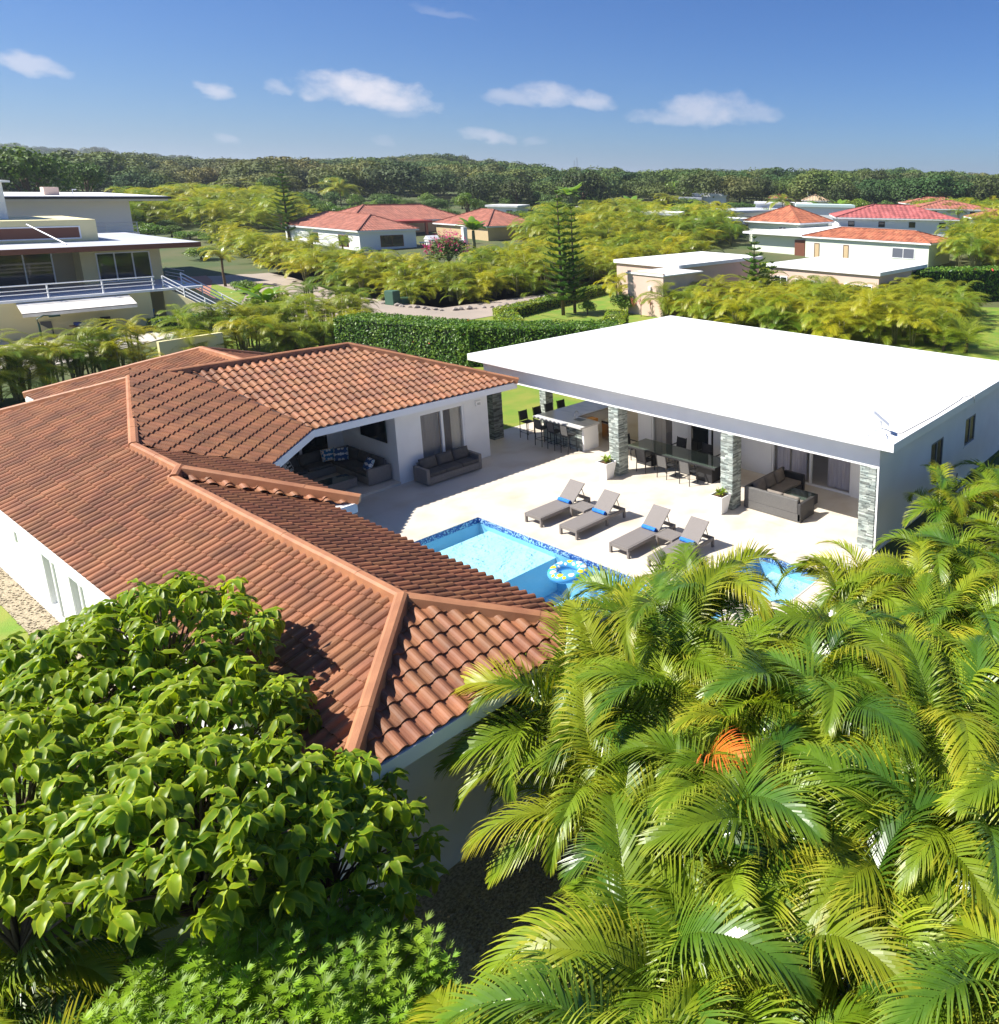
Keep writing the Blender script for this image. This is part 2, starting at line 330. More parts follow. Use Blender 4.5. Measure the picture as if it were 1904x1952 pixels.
plaster=mat('pool_plaster',(.52,.70,.78),.6,(.45,.68,.78),1.5,4)
mos=bpy.data.materials.new('blue_mosaic'); mos.use_nodes=True
n=mos.node_tree.nodes.new('ShaderNodeTexVoronoi'); n.inputs['Scale'].default_value=26; n.distance='CHEBYCHEV'
ge=mos.node_tree.nodes.new('ShaderNodeNewGeometry'); cr=mos.node_tree.nodes.new('ShaderNodeValToRGB')
mos.node_tree.links.new(ge.outputs['Position'],n.inputs['Vector']); mos.node_tree.links.new(n.outputs['Color'],cr.inputs[0]); mos.node_tree.links.new(cr.outputs[0],mos.node_tree.nodes['Principled BSDF'].inputs['Base Color'])
cr.color_ramp.interpolation='CONSTANT'; cr.color_ramp.elements[0].color=(.015,.05,.22,1); cr.color_ramp.elements[1].position=.62; cr.color_ramp.elements[1].color=(.32,.48,.62,1)
e=cr.color_ramp.elements.new(.38); e.color=(.03,.10,.35,1)
mos.node_tree.nodes['Principled BSDF'].inputs['Roughness'].default_value=.2
wat=bpy.data.materials.new('pool_water'); wat.use_nodes=True; N=wat.node_tree.nodes; L=wat.node_tree.links; N.remove(N['Principled BSDF'])
tr=N.new('ShaderNodeBsdfTransparent'); tr.inputs[0].default_value=(.80,.955,.98,1); gl=N.new('ShaderNodeBsdfGlossy'); gl.inputs['Roughness'].default_value=.04
fr=N.new('ShaderNodeFresnel'); fr.inputs[0].default_value=1.33; ms=N.new('ShaderNodeMixShader'); nn=N.new('ShaderNodeTexNoise'); nn.inputs['Scale'].default_value=6; nn.inputs['Detail'].default_value=4
ge=N.new('ShaderNodeNewGeometry'); bp=N.new('ShaderNodeBump'); bp.inputs['Strength'].default_value=.6; bp.inputs['Distance'].default_value=.05
L.new(ge.outputs['Position'],nn.inputs['Vector']); L.new(nn.outputs['Fac'],bp.inputs['Height']); L.new(bp.outputs[0],fr.inputs['Normal']); L.new(bp.outputs[0],gl.inputs['Normal'])
L.new(fr.outputs[0],ms.inputs[0]); L.new(tr.outputs[0],ms.inputs[1]); L.new(gl.outputs[0],ms.inputs[2]); L.new(ms.outputs[0],N['Material Output'].inputs[0])
def pool(name,label,x0,x1,y0,y1,depth,steps):
    t=thing(name,label,'pool',((x0+x1)/2,(y0+y1)/2,-depth-.1))
    b=MB(); e=.12
    b.add([(x0,y0,-depth),(x1,y0,-depth),(x1,y1,-depth),(x0,y1,-depth)],[(0,1,2,3)])
    for (xa,ya,xb,yb) in ((x0,y0,x1,y0),(x1,y0,x1,y1),(x1,y1,x0,y1),(x0,y1,x0,y0)): b.add([(xa,ya,-depth),(xb,yb,-depth),(xb,yb,-.2),(xa,ya,-.2)],[(0,1,2,3)])
    obj('basin',b,mat('depth_tint_plaster',(.27,.52,.70),.6,(.23,.47,.66),1.5,4),t,world=True)  # tint of the deeper water is put into this bluer plaster colour
    bb=MB()
    for (xa,ya,xb,yb) in ((x0,y0,x1,y0),(x1,y0,x1,y1),(x1,y1,x0,y1),(x0,y1,x0,y0)): bb.add([(xa,ya,-.2),(xb,yb,-.2),(xb,yb,0),(xa,ya,0)],[(0,1,2,3)])
    obj('mosaic_band',bb,mos,t,world=True,label='dark blue mosaic tiles along the waterline')
    for q in steps: obj('step',MB().box(*q),plaster,t,world=True)
    cp=MB(); c=.05
    cp.box(x0-c,x1+c,y1,y1+c,.0,.012); cp.box(x1,x1+c,y0,y1,.0,.012); cp.box(x0-c,x0,y0,y1,0,.012); cp.box(x0-c,x1+c,y0-c,y0,0,.012)
    obj('coping',cp,mat('coping_stone',(.5,.48,.43),.5),t,world=True)
    n_=60; wv=MB(); m_=max(8,int(60*(y1-y0)/10))
    nx=int(max(12,(x1-x0)*9)); ny=int(max(12,(y1-y0)*9))
    ws=MB(); 
    for i in range(nx+1):
        for j in range(ny+1):
            x=x0+(x1-x0)*i/nx; y=y0+(y1-y0)*j/ny
            d=math.hypot(x-(x0+x1)/2,y-(y0+(y1-y0)*.82)); ws.v.append((x,y,-.11+.006*math.sin(9*d)*math.exp(-d*.5)+.003*math.sin(7*x+3*y)+.003*math.sin(5*y-6*x)))
    for i in range(nx):
        for j in range(ny): a=i*(ny+1)+j; ws.f.append((a,a+ny+1,a+ny+2,a+1))
    obj('pool_water',ws,wat,t,world=True,smooth=True,fix=False)
    return t
pool('swimming_pool','large rectangular swimming pool with a shallow shelf and blue mosaic rim',PX0,PX1,PY0,PY1,1.45,[(PX0+.003,PX1-.003,17.4,20.6,-1.44,-.34),(PX0+.003,PX1-.003,20.603,PY1-.003,-1.44,-.62)])
pool('spa_pool','small square spa pool with pale steps near the palms',SX0,SX1,SY0,SY1,1.0,[(SX1-.55,SX1-.003,SY0+.003,SY1-.6,-.99,-.45),(SX0+.003,SX1-.56,SY0+.003,SY0+.5,-.99,-.45)])
dc=MB(); dc.tube([(16.6,11.6,-.105),(16.6,11.6,-.06)],.09,16); tag(obj('chlorine_float',dc,blue),'small blue round float drifting in the spa pool','pool float')
# ---------------------------------------------------------------- white villa
villa=thing('white_villa','long white flat roofed villa with open terrace and slate pillars','villa',(20,9.35,0))
def P(name,mb,mt,par=None,**k): return obj(name,mb,mt,par or villa,world=True,**k)
def sub(name,mb,mt,par,**k):      # child of a part whose mesh already uses world coordinates
    o=obj(name,mb,mt,None,**k); o.parent=par; return o
RX1,RY1=32.4,28.25
b=MB(); b.box(19.5,RX1,8.7,RY1,3.45,3.72); roof=P('roof',b,roofwhite,bevel=.012)
rl=MB()
for k in range(26):
    x,y=rnd.uniform(20,32),rnd.uniform(9.2,28); rl.box(x-.03,x+.03,y-.02,y+.03,3.72,3.735,rot=rnd.random()*3)
sub('roof_litter',rl,mat('dry_leaf',(.2,.14,.08),.9),roof)
b=MB(); b.box(20.0,20.3,9.35,27.9,2.68,3.448); P('front_beam',b,white)
b=MB(); b.box(20.301,32.0,27.6,27.9,2.68,3.448); b.box(31.7,32,9.65,27.599,2.68,3.448); P('rear_beam',b,white)
b=MB(); b.box(20.3,31.7,9.65,27.6,3.38,3.447); P('ceiling',b,whitepaint)
b=MB()                                                     # side wall with two window openings
def wallrow(b,x0,x1,y0,y1,z0,z1,ops):
    xs_=sorted(ops); cur=x0
    for (a,c,zb,zt) in xs_:
        b.box(cur,a,y0,y1,z0,z1); b.box(a,c,y0,y1,z0,zb); b.box(a,c,y0,y1,zt,z1); cur=c
    b.box(cur,x1,y0,y1,z0,z1)
W1=(24.05,25.17,1.27,2.34);W2=(27.35,28.45,1.36,2.42)
wallrow(b,20.302,32.0,9.352,9.55,-1.6,3.448,[W1,W2]); b.box(20.0,20.301,9.352,9.41,-1.6,2.679) ; P('side_wall',b,white)
for (a,c,zb,zt) in (W1,W2):
    wf=MB(); 
    for q in ((a,c,zb,zb+.06),(a,c,zt-.06,zt),(a,a+.06,zb+.06,zt-.06),(c-.06,c,zb+.06,zt-.06)): wf.box(q[0],q[1],9.36,9.42,q[2],q[3])
    wf.box((a+c)/2-.03,(a+c)/2+.03,9.362,9.43,zb+.06,zt-.06)
    wf=P('window',wf,mat('window_frame_grey',(.2,.22,.24),.5))
    for s in (0,1):
        xa=a+.06+s*((c-a)/2-.03); pn=MB().box(xa,xa+(c-a)/2-.09,9.39,9.40,zb+.06,zt-.06); sub('pane',pn,mat('dark_louvre',(.035,.04,.045),.25),wf)
    sub('sill',MB().box(a-.07,c+.07,9.33,9.358,zb-.07,zb-.001),white,wf)
b=MB(); b.box(23.4,23.6,12.0-.5,12.02,0,3.38); b.box(23.4,23.6,15.45,18.2,0,3.38); b.box(23.4,23.6,19.5,20.35,0,3.38); b.box(23.4,23.6,21.55,22.3,0,3.38); b.box(23.4,23.6,9.56,11.5,0,3.38)
for a,c in ((12.02,15.45),(18.2,19.5),(20.35,21.55)): b.box(23.4,23.6,a,c,2.25,3.38)
P('inner_wall',b,white)
b=MB(); b.box(23.601,31.7,22.15,22.3,0,3.38); b.box(28.2,28.4,22.301,27.6,0,3.38); b.box(31.72,31.98,9.56,27.6,-1.0,2.679); P('kitchen_wall',b,beige)
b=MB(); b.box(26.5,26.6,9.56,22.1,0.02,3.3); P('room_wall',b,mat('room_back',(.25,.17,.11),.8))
b=MB(); b.add([(19.9,9.4,.006),(28.2,9.4,.006),(28.2,27.9,.006),(19.9,27.9,.006)],[(0,1,2,3)]); P('terrace_floor',b,deckm)
def slider(y0,y1,n,par,label=None,curt=(),x=23.44):
    f=MB(); 
    f.box(x,x+.1,y0,y1,.02,.09); f.box(x,x+.1,y0,y1,2.18,2.25); f.box(x,x+.1,y0,y0+.07,.09,2.18); f.box(x,x+.1,y1-.07,y1,.09,2.18)
    for k in range(1,n): yy=y0+(y1-y0)*k/n; f.box(x-.01,x+.09,yy-.045,yy+.045,.09,2.18)
    fo=P('sliding_door',f,whitepaint,label=label)
    for k in range(n):
        ya=y0+.07+(y1-y0-.07)*k/n; yb=y0-.0+(y1-y0)*(k+1)/n-.05
        pn=MB().box(x+.03,x+.036,ya,yb,.09,2.18); sub('pane',pn,glassd if k not in curt else glassc,fo)
    for (ca,cb) in (curt or ()) if isinstance(curt,dict) else []: pass
    return fo
glassc=mat('clear_glass',(.5,.5,.52),.05)
nt=glassc.node_tree; p_=nt.nodes['Principled BSDF']; p_.inputs['Alpha'].default_value=.12
def curtain(y0,y1,x,par,z0=.1,z1=2.15,m=None):
    c=MB(); n_=int((y1-y0)/.05); vs=[];fs=[]
    for i in range(n_+1):
        yy=y0+(y1-y0)*i/n_; xx=x+.035*math.sin(i*1.9)+.015*math.sin(i*.7)
        vs+= [(xx,yy,z0),(xx+.01*math.sin(i),yy,z1)]
    for i in range(n_): fs.append((2*i,2*i+2,2*i+3,2*i+1))
    c.add(vs,fs); return sub('curtain',c,m or curtm,par,smooth=True,fix=False)
d=slider(12.02,15.45,2,villa,'wide white framed sliding door with grey curtains behind the glass',curt=(0,1))
curtain(12.2,13.1,23.62,d); curtain(14.0,14.65,23.62,d); curtain(14.75,15.35,23.62,d)
d=slider(18.2,19.5,1,villa,curt=()); curtain(18.35,18.5,23.42,d,m=whitepaint)
d=slider(20.35,21.55,1,villa,curt=(0,)); curtain(20.9,21.5,23.6,d,m=mat('cream_blind',(.5,.47,.4),.8))
ledge=mat('ledger_stone',(.24,.28,.26),.7,(.38,.41,.37),3.5,5,bump=.5,bs=25,var='var',vamt=.55)
def pillar(x0,x1,y0,y1,z1=2.679,par=None,m=None,label=None):
    core=MB().box(x0+.03,x1-.03,y0+.03,y1-.03,0,z1); 
    co=P('pillar',core,mat('pillar_core',(.15,.16,.15),.9),par,label=label)
    s=MB(); z=0.0
    while z<z1-.02:
        h=min(rnd.choice((.035,.045,.055)),z1-z)
        for side in range(4):
            a,c=((x0,x1) if side%2==0 else (y0,y1)); cur=a
            while cur<c-.01:
                l=min(rnd.uniform(.12,.34),c-cur); 
                if c-cur-l<.07: l=c-cur
                pr_=rnd.uniform(0,.022)
                q=(cur,cur+l-.003)
                v=rnd.random() if rnd.random()>.05 else 1.8
                if side==0: s.box(q[0],q[1],y0-pr_,y0+.03,z,z+h-.004,var=v)
                elif side==2: s.box(q[0],q[1],y1-.03,y1+pr_,z,z+h-.004,var=v)
                elif side==1: s.box(x1-.03,x1+pr_,q[0],q[1],z,z+h-.004,var=v)
                else: s.box(x0-pr_,x0+.03,q[0],q[1],z,z+h-.004,var=v)
                cur+=l
        z+=h
    sub('ledger_stone',s,m or ledge,co,kind='stuff',fix=False)
    return co
for (a,c,e,f) in ((19.95,20.42,20.02,20.5),(19.95,20.42,14.72,15.22),(22.75,23.15,27.35,27.75)): pillar(a,c,e,f)
pillar(20.0,20.4,9.445,9.97,label='pale stone pillar at the end of the terrace')
# ---------------------------------------------------------------- tiled house
house=thing('tiled_house','low white house with terracotta tiled hip roof wrapping round a covered porch','house',(4.7,10,0))
K=.37; EZ=3.0
def clip(poly,a,b):       # keep the left side of a->b in (s,t)
    out_=[]; n_=len(poly)
    def sd_(p): return (b[0]-a[0])*(p[1]-a[1])-(b[1]-a[1])*(p[0]-a[0])
    for i in range(n_):
        p,q=poly[i],poly[(i+1)%n_]; dp,dq=sd_(p),sd_(q)
        if dp>=0: out_.append(p)
        if (dp>=0)!=(dq>=0):
            t=dp/(dp-dq); out_.append(tuple(p[k]+(q[k]-p[k])*t for k in range(len(p))))
    return out_
TW,TL=.25,.37
prof=[(0,.0),(.08,.028),(.2,.052),(.33,.060),(.46,.052),(.58,.028),(.66,.002),(.8,-.008),(1.0,.0)]
tiles=[]     # (centre, MB)
def roof_face(o,e,u,k,poly,ez=EZ,tw=TW,tl=TL,mt=None,sink=None,lift=.012,zoff=0):
    """o: point on the eave line, e: unit vector along the eave, u: unit vector up the slope in plan, poly: plan outline in (s,t)"""
    cs=1/math.sqrt(1+k*k); st=tl*cs; res=[]
    s0=min(p[0] for p in poly); s1=max(p[0] for p in poly); t0=min(p[1] for p in poly); t1=max(p[1] for p in poly)
    ar=sum(poly[i][0]*poly[(i+1)%len(poly)][1]-poly[(i+1)%len(poly)][0]*poly[i][1] for i in range(len(poly)))
    pl=poly if ar>0 else poly[::-1]
    nz=cs; nh=-k*cs
    def W(s,t,h):
        return (o[0]+e[0]*s+u[0]*(t+nh*h),o[1]+e[1]*s+u[1]*(t+nh*h),ez+zoff+k*t+nz*h)
    j0=int(math.floor(t0/st)); ni=int((s1-s0)/tw)+2
    for j in range(j0,int(t1/st)+1):
        for i in range(-1,ni):
            sa=s0+i*tw; ta=j*st-.0; tb=(j+1)*st+.02
            mbt=MB(); v=rnd.random(); ok=False; jl=rnd.uniform(-.004,.004)
            for q in range(len(prof)-1):
                a,c=prof[q],prof[q+1]
                quad=[(sa+a[0]*tw,ta,a[1]+.034+jl),(sa+c[0]*tw,ta,c[1]+.034+jl),(sa+c[0]*tw,tb,c[1]+.004),(sa+a[0]*tw,tb,a[1]+.004)]
                r=quad
                for m_ in range(len(pl)):
                    r=clip(r,pl[m_],pl[(m_+1)%len(pl)])
                    if len(r)<3: break
                if len(r)<3: continue
                ok=True; mbt.add([W(*p) for p in r],[tuple(range(len(r)))],var=v)
                low=[p for p in r if abs(p[1]-ta)<1e-6]
                if len(low)==2:
                    A,B=low; mbt.add([W(*A),W(*B),W(B[0],B[1],B[2]-.036),W(A[0],A[1],A[2]-.036)],[(0,1,2,3)],var=v)
            if ok: c_=W(sa+tw/2,ta+st/2,0); res.append((c_,mbt))
    return res
def cap_line(a,b,par,w=.17,h=.11,z=.04,seg=1.25,name='ridge_cap',mt=None):
    a=Vector(a);b=Vector(b);L_=(b-a).length;n_=max(1,round(L_/seg)); t=(b-a)/L_; u=Vector((0,0,1)).cross(t).normalized(); v=t.cross(u)
    for i in range(n_):
        p=a+t*(L_*i/n_-.02*(i>0)); q=a+t*(L_*(i+1)/n_+.02)
        e=.006*(i%2)
        mb_=MB(); vs=[]
        for pt in (p,q):
            for (x,y) in ((-w/2-.03,-.10),(-w/2,h-.02+e),(-w/4,h+e+.012),(w/4,h+e+.012),(w/2,h-.02+e),(w/2+.03,-.10)): vs.append(pt+u*x+v*(y+z))
        mb_.add(vs,[(0,1,7,6),(1,2,8,7),(2,3,9,8),(3,4,10,9),(4,5,11,10),(0,6,11,5),(0,5,4,3,2,1),(6,7,8,9,10,11)])
        obj(name,mb_,mt or capm,par,world=True)
r2_=math.sqrt(.5)
XL=4.2; 
# key plan points
c_near_l=(4.2,9.4); c_near_r=(8.8,9.4); s1x=6.5; s1z=EZ+K*2.3
E3=(9.3,22.75); E2=(11.6,25.1); E1=(19.45,25.1); YB=33.6
ridgeY=29.35
tE=(6.72,0) 
def zL(x): return EZ+K*(x-XL)
# ridge points
q1=(6.5,11.7); q2=(6.5,21.0); q2b=(6.75,21.05); q3=(6.75,24.0); q4=(8.45,ridgeY-.0); q5=(15.2,ridgeY)
z4=EZ+K*4.25
faces=[]
# west face of the long wing, through to the north corner: eave x=4.2, s=y
faces+=roof_face((XL,0),(0,1),(1,0),K,[(9.4,0),(33.6,0),(29.35,4.25),(24.0,2.55),(21.0,2.55),(21.0,2.3),(11.7,2.3)][0:4]+[(24.0,2.55)])
faces+=roof_face((XL,0),(0,1),(1,0),K,[(9.4,0),(24.0,0),(24.0,2.3),(11.7,2.3)]) if False else []
tiles=[]
def addf(*a,**k): tiles.extend(roof_face(*a,**k))
# west face in convex pieces that share the same grid
addf((XL,9.4),(0,1),(1,0),K,[(0,0),(14.6,0),(14.6,2.3),(2.3,2.3)])
addf((XL,20.9),(0,1),(1,0),K,[(0,2.3),(3.1,2.3),(3.1,2.55),(0,2.55)])
addf((XL,24.0),(0,1),(1,0),K,[(0,0),(9.6,0),(5.35,4.25),(0,2.55)])
# south hip
addf((XL,9.4),(1,0),(0,1),K,[(0,0),(4.6,0),(2.3,2.3)])
# east face section 1 : eave x=8.8
addf((8.8,9.4),(0,1),(-1,0),K,[(0,0),(9.4,0),(11.7,2.3),(2.3,2.3)])
# east face section 2, slightly higher and wider: eave x=9.3, from the hip to the valley
addf((9.3,18.45),(0,1),(-1,0),K,[(0,0),(4.3,0),(5.55,2.55),(2.55,2.55)])
# small south facing hip of section 2
addf((6.75,18.5),(1,0),(0,1),K,[(0.0,2.55),(2.55,0),(2.3,0),(-.0,2.2)])
# diagonal face over the porch corner
de=Vector((E2[0]-E3[0],E2[1]-E3[1])); dl=de.length; de.normalize(); du=(-de.y,de.x)
def toST(p): dx,dy=p[0]-E3[0],p[1]-E3[1]; return (dx*de.x+dy*de.y, dx*du[0]+dy*du[1])
pd=[toST(E3),toST(E2),toST((10.0,ridgeY)),toST(q4),toST(q3)]
addf(E3,(de.x,de.y),du,K,pd)
# south face of the east wing: eave y=25.1
addf((E2[0],25.1),(1,0),(0,1),K,[(0,0),(E1[0]-E2[0],0),(E1[0]-E2[0]-4.25,4.25),(-1.6,4.25)])
near=sorted(tiles,key=lambda t:(t[0][0]**2+t[0][1]**2+(t[0][2]-CAMZ)**2) if -20<proj(*t[0])[0]<1924 else 1e9)
bulk=[]
back=[]
def addb(*a,**k): back.extend(roof_face(*a,**k))
addb((19.45,25.1),(0,1),(-1,0),K,[(0,0),(8.5,0),(4.25,4.25)])
addb((19.45,33.6),(-1,0),(0,-1),K,[(0,0),(15.25,0),(11.0,4.25),(4.25,4.25)])
addb((7.6,33.2),(0,1),(1,0),K,[(-4,0),(3.8,0),(-.3,4.1),(-4,4.1)])
addb((7.6,37.0),(1,0),(0,-1),K,[(0,0),(8.2,0),(4.1,4.1)])
addb((15.8,37.0),(0,-1),(-1,0),K,[(0,0),(7.5,0),(7.5,4.1),(4.1,4.1)])
roofp=obj('roof',MB().prism([(4.25,9.45),(8.75,9.45),(8.75,18.5),(9.25,18.5),(9.25,22.8),(11.6,25.15),(19.4,25.15),(19.4,33.5),(15.75,33.5),(15.75,36.95),(7.65,36.95),(7.65,33.5),(4.25,33.5)],2.80,2.985),whitepaint,house,world=True)
for c_,mb_ in near[:300]:
    o=mb_.mesh('roof_tile',tile); oo=bpy.data.objects.new('roof_tile',o); col.objects.link(oo); oo.parent=roofp
mm=MB()
for c_,mb_ in near[300:]+back: mm.add(mb_.v,mb_.f,var=mb_.at['var'])
sub('roof_tiles',mm,tile,roofp,kind='stuff',fix=False)
for a,c in ((q1,q2),(q2b,q3)):
    cap_line((a[0],a[1],zL(a[0])),(c[0],c[1],zL(c[0])),house)
cap_line((q3[0],q3[1],zL(q3[0])),(q4[0],q4[1],zL(q4[0])),house,w=.2,h=.14)
cap_line((4.2,9.4,EZ),(6.5,11.7,s1z),house,w=.2,h=.14); cap_line((8.8,9.4,EZ),(6.5,11.7,s1z),house)
cap_line((6.5,20.85,zL(6.5)+.05),(6.75,21.2,zL(6.75)+.05),house)
cap_line((9.4,18.4,EZ+.02),(6.75,21.05,zL(6.75)+.03),house)
cap_line((4.2,33.6,EZ),(q4[0],q4[1],z4),house); cap_line((q4[0],q4[1],z4),(q5[0],q5[1],z4),house); cap_line((19.5,25.05,EZ),(q5[0],q5[1],z4),house); cap_line((19.45,33.6,EZ),(q5[0],q5[1],z4),house)
cap_line((7.6,37,EZ),(11.7,32.9,EZ+K*4.1),house); cap_line((15.8,37,EZ),(11.7,32.9,EZ+K*4.1),house); cap_line((11.7,32.9,EZ+K*4.1),(11.7,ridgeY+.3,EZ+K*4.1),house)
fl=MB(); fl.box(4.19,19.46,25.02,25.06,0,0) if False else None
# valley flashings
vf=MB(); vf.beam((E3[0],E3[1],EZ+.03),(q3[0],q3[1],zL(q3[0])+.03),.10,.03); vf.beam((E2[0],E2[1],EZ+.03),(10.0,ridgeY,z4+.02),.06,.03); vf.beam((8.8,18.8,EZ+.03),(6.5,21.0,zL(6.5)+.02),.08,.03)
obj('valley_flashing',vf,mat('flashing',(.09,.05,.04),.8),house,world=True)
# soffits/fascia boards under the eaves
fb=MB()
ev=[(4.2,33.6),(4.2,9.4),(8.8,9.4),(8.8,18.4),(9.3,18.4),(9.3,22.75),(11.6,25.1),(19.45,25.1),(19.45,33.6)]
for a,c in zip(ev[:-1],ev[1:]):
    a2=Vector((*a,2.87)); c2=Vector((*c,2.87)); fb.beam(a2,c2,.06,.24)
fb.beam((7.6,33.6,2.87),(7.6,37.0,2.87),.06,.24); fb.beam((7.6,37.0,2.87),(15.8,37,2.87),.06,.24)
obj('fascia_board',fb,whitepaint,house,world=True)
hw=MB()
hw.box(4.7,4.9,10.1,33.2,0,2.8)                      # west wall
HO=[(21.7,22.3,.45,1.95),(23.6,24.2,.45,1.95)]
hw=MB(); cur=9.9
for (a,c,zb,zt) in HO+[(16.0,17.0,.6,1.95),(13.0,14.0,.6,1.95)][::-1][::-1]: pass
ops=sorted([(a,c,zb,zt) for a,c,zb,zt in HO+[(16.0,17.0,.6,1.95),(12.8,13.8,.6,1.95)]])
for (a,c,zb,zt) in ops: hw.box(4.7,4.9,cur,a,0,2.8); hw.box(4.7,4.9,a,c,0,zb); hw.box(4.7,4.9,a,c,zt,2.8); cur=c
hw.box(4.7,4.9,cur,33.2,0,2.8)
obj('west_wall',hw,white,house,world=True)
for (a,c,zb,zt) in ops:
    t_=MB()
    for q in ((a-.1,a,zb-.1,zt+.1),(c,c+.1,zb-.1,zt+.1),(a,c,zb-.1,zb),(a,c,zt,zt+.1)): t_.box(4.66,4.698,q[0],q[1],q[2],q[3])
    wf=obj('window',t_,whitepaint,house,world=True); sub('pane',MB().box(4.82,4.83,a,c,zb,zt),mat('grey_shutter',(.42,.43,.45),.5),wf)
lw=MB(); lw.box(4.66,4.698,26.4,33,1.5,1.9); obj('wall_ledge',lw,whitepaint,house,world=True)
obj('south_wall',MB().box(4.901,8.4,9.9,10.1,0,2.8),white,house,world=True)
obj('east_wall',MB().box(8.2,8.4,10.101,22.5,0,2.8),white,house,world=True)
obj('post',MB().box(9.0,9.25,18.6,18.85,0,2.8),white,house,world=True)
# porch recess and guest wing
pw=MB(); pw.box(8.0,14.6,28.8,29.0,0,2.8) if False else None
pw=MB(); pw.box(14.7,14.9,25.8,29.5,0,2.8); pw.box(8.2,9.5,22.5,22.7,0,2.8); pw.box(8.0,8.2,22.501,30,0,2.8)
cur=14.9
pw.box(14.901,15.62,25.8,26.0,0,2.8); pw.box(17.48,18.55,25.8,26.0,0,2.8); pw.box(15.62,17.48,25.8,26.0,2.42,2.8); pw.box(18.35,18.55,26.001,33.2,0,2.8)
pw.box(8.2,11.0,29.5,29.7,0,2.8); pw.box(14.2,14.7,29.5,29.7,0,2.8); pw.box(11,14.2,29.5,29.7,2.3,2.8); pw.box(4.9,18.35,33.0,33.2,0,2.8); pw.box(7.9,8.1,33.201,36.7,0,2.8); pw.box(8.1,15.4,36.5,36.7,0,2.8); pw.box(15.4,15.6,33.2,36.7,0,2.8)
obj('wing_wall',pw,white,house,world=True)
obj('porch_floor',MB().box(9.0,14.7,24.3,29.5,.0,.12) if False else MB().prism([(8.4,22.7),(10.2,24.4),(12.2,25.75),(14.7,25.75),(14.7,29.5),(8.4,29.5)],0,.10),deckm,house,world=True)
def sliderY(x0,x1,y,z0,z1,n,par,panes,zf=0.07):
    f=MB(); f.box(x0,x1,y,y+.1,z0,z0+zf); f.box(x0,x1,y,y+.1,z1-zf,z1); f.box(x0,x0+zf,y,y+.1,z0+zf,z1-zf); f.box(x1-zf,x1,y,y+.1,z0+zf,z1-zf)
    for k in range(1,n): xx=x0+(x1-x0)*k/n; f.box(xx-.045,xx+.045,y-.01,y+.09,z0+zf,z1-zf)
    fo=obj('sliding_door',f,whitepaint,par,world=True)
    for k in range(n):
        xa=x0+zf+(x1-x0-zf)*k/n; xb=x0+(x1-x0)*(k+1)/n-.05
        sub('pane',MB().box(xa,xb,y+.03,y+.036,z0+zf,z1-zf),panes,fo)
    return fo
d=sliderY(15.62,17.48,25.82,0.02,2.42,2,house,glassc)
def curtY(x0,x1,y,par,z0=.1,z1=2.35,m=None):
    vs=[];fs=[];n_=int((x1-x0)/.05)
    for i in range(n_+1):
        xx=x0+(x1-x0)*i/n_; yy=y+.035*math.sin(i*1.9)+.015*math.sin(i*.7); vs+=[(xx,yy,z0),(xx,yy,z1)]
    for i in range(n_): fs.append((2*i,2*i+2,2*i+3,2*i+1))
    sub('curtain',MB().add(vs,fs),m or curtm,par,smooth=True,fix=False)
curtY(17.0,17.42,25.98,d,m=mat('cream_curtain',(.6,.55,.42),.8)); curtY(15.7,16.5,26.05,d,m=mat('bronze_screen',(.22,.2,.17),.6))
obj('room_backdrop_wall',MB().box(15.0,18.3,27.4,27.45,0,2.7),mat('room_wall_tan',(.42,.30,.16),.7),house,world=True)
d=sliderY(11.0,14.2,29.52,.1,2.3,3,house,glassd)
wl=thing('wall_box','small white box mounted on the white wall beside the sliding door','wall box',(18.1,25.8,2.3)); 
obj('casing',MB().box(-.11,.11,-.1,-.002,-.09,.1),whitepaint,wl,bevel=.01); obj('lens',MB().box(-.07,.07,-.106,-.101,-.05,.05),mat('speckled_front',(.4,.4,.38),.4,(.7,.7,.7),40),wl)  # fan/speaker box, no lamp; the speckled plate is its front
pillar(19.9,20.35,27.3,27.75,label='dark slate pillar at the corner of the terrace',m=mat('ledger_stone_dark',(.11,.13,.13),.7,(.2,.22,.21),3.5,5,bump=.5,bs=25,var='var',vamt=.6))
tv=thing('television','large black flat television mounted on the porch wall','television',(14.69,27.2,1.95))
obj('screen',MB().box(-.06,-.02,-.86,.86,-.48,.48),mat('tv_screen',(.01,.012,.014),.12),tv,bevel=.01); obj('mount',MB().box(-.02,0,-.2,.2,-.2,.2),blackm,tv)
cb=thing('cabinet','white panelled cabinet in the shaded back of the porch','cabinet',(10.4,28.9,.1)); obj('carcass',MB().box(-.8,.8,-.28,.28,0,.85),whitepaint,cb,bevel=.02)
for k in range(3): obj('door',MB().box(-.76+.51*k,-.28+.51*k,-.30,-.281,.06,.8),whitepaint,cb,bevel=.008)
exec_marker=None
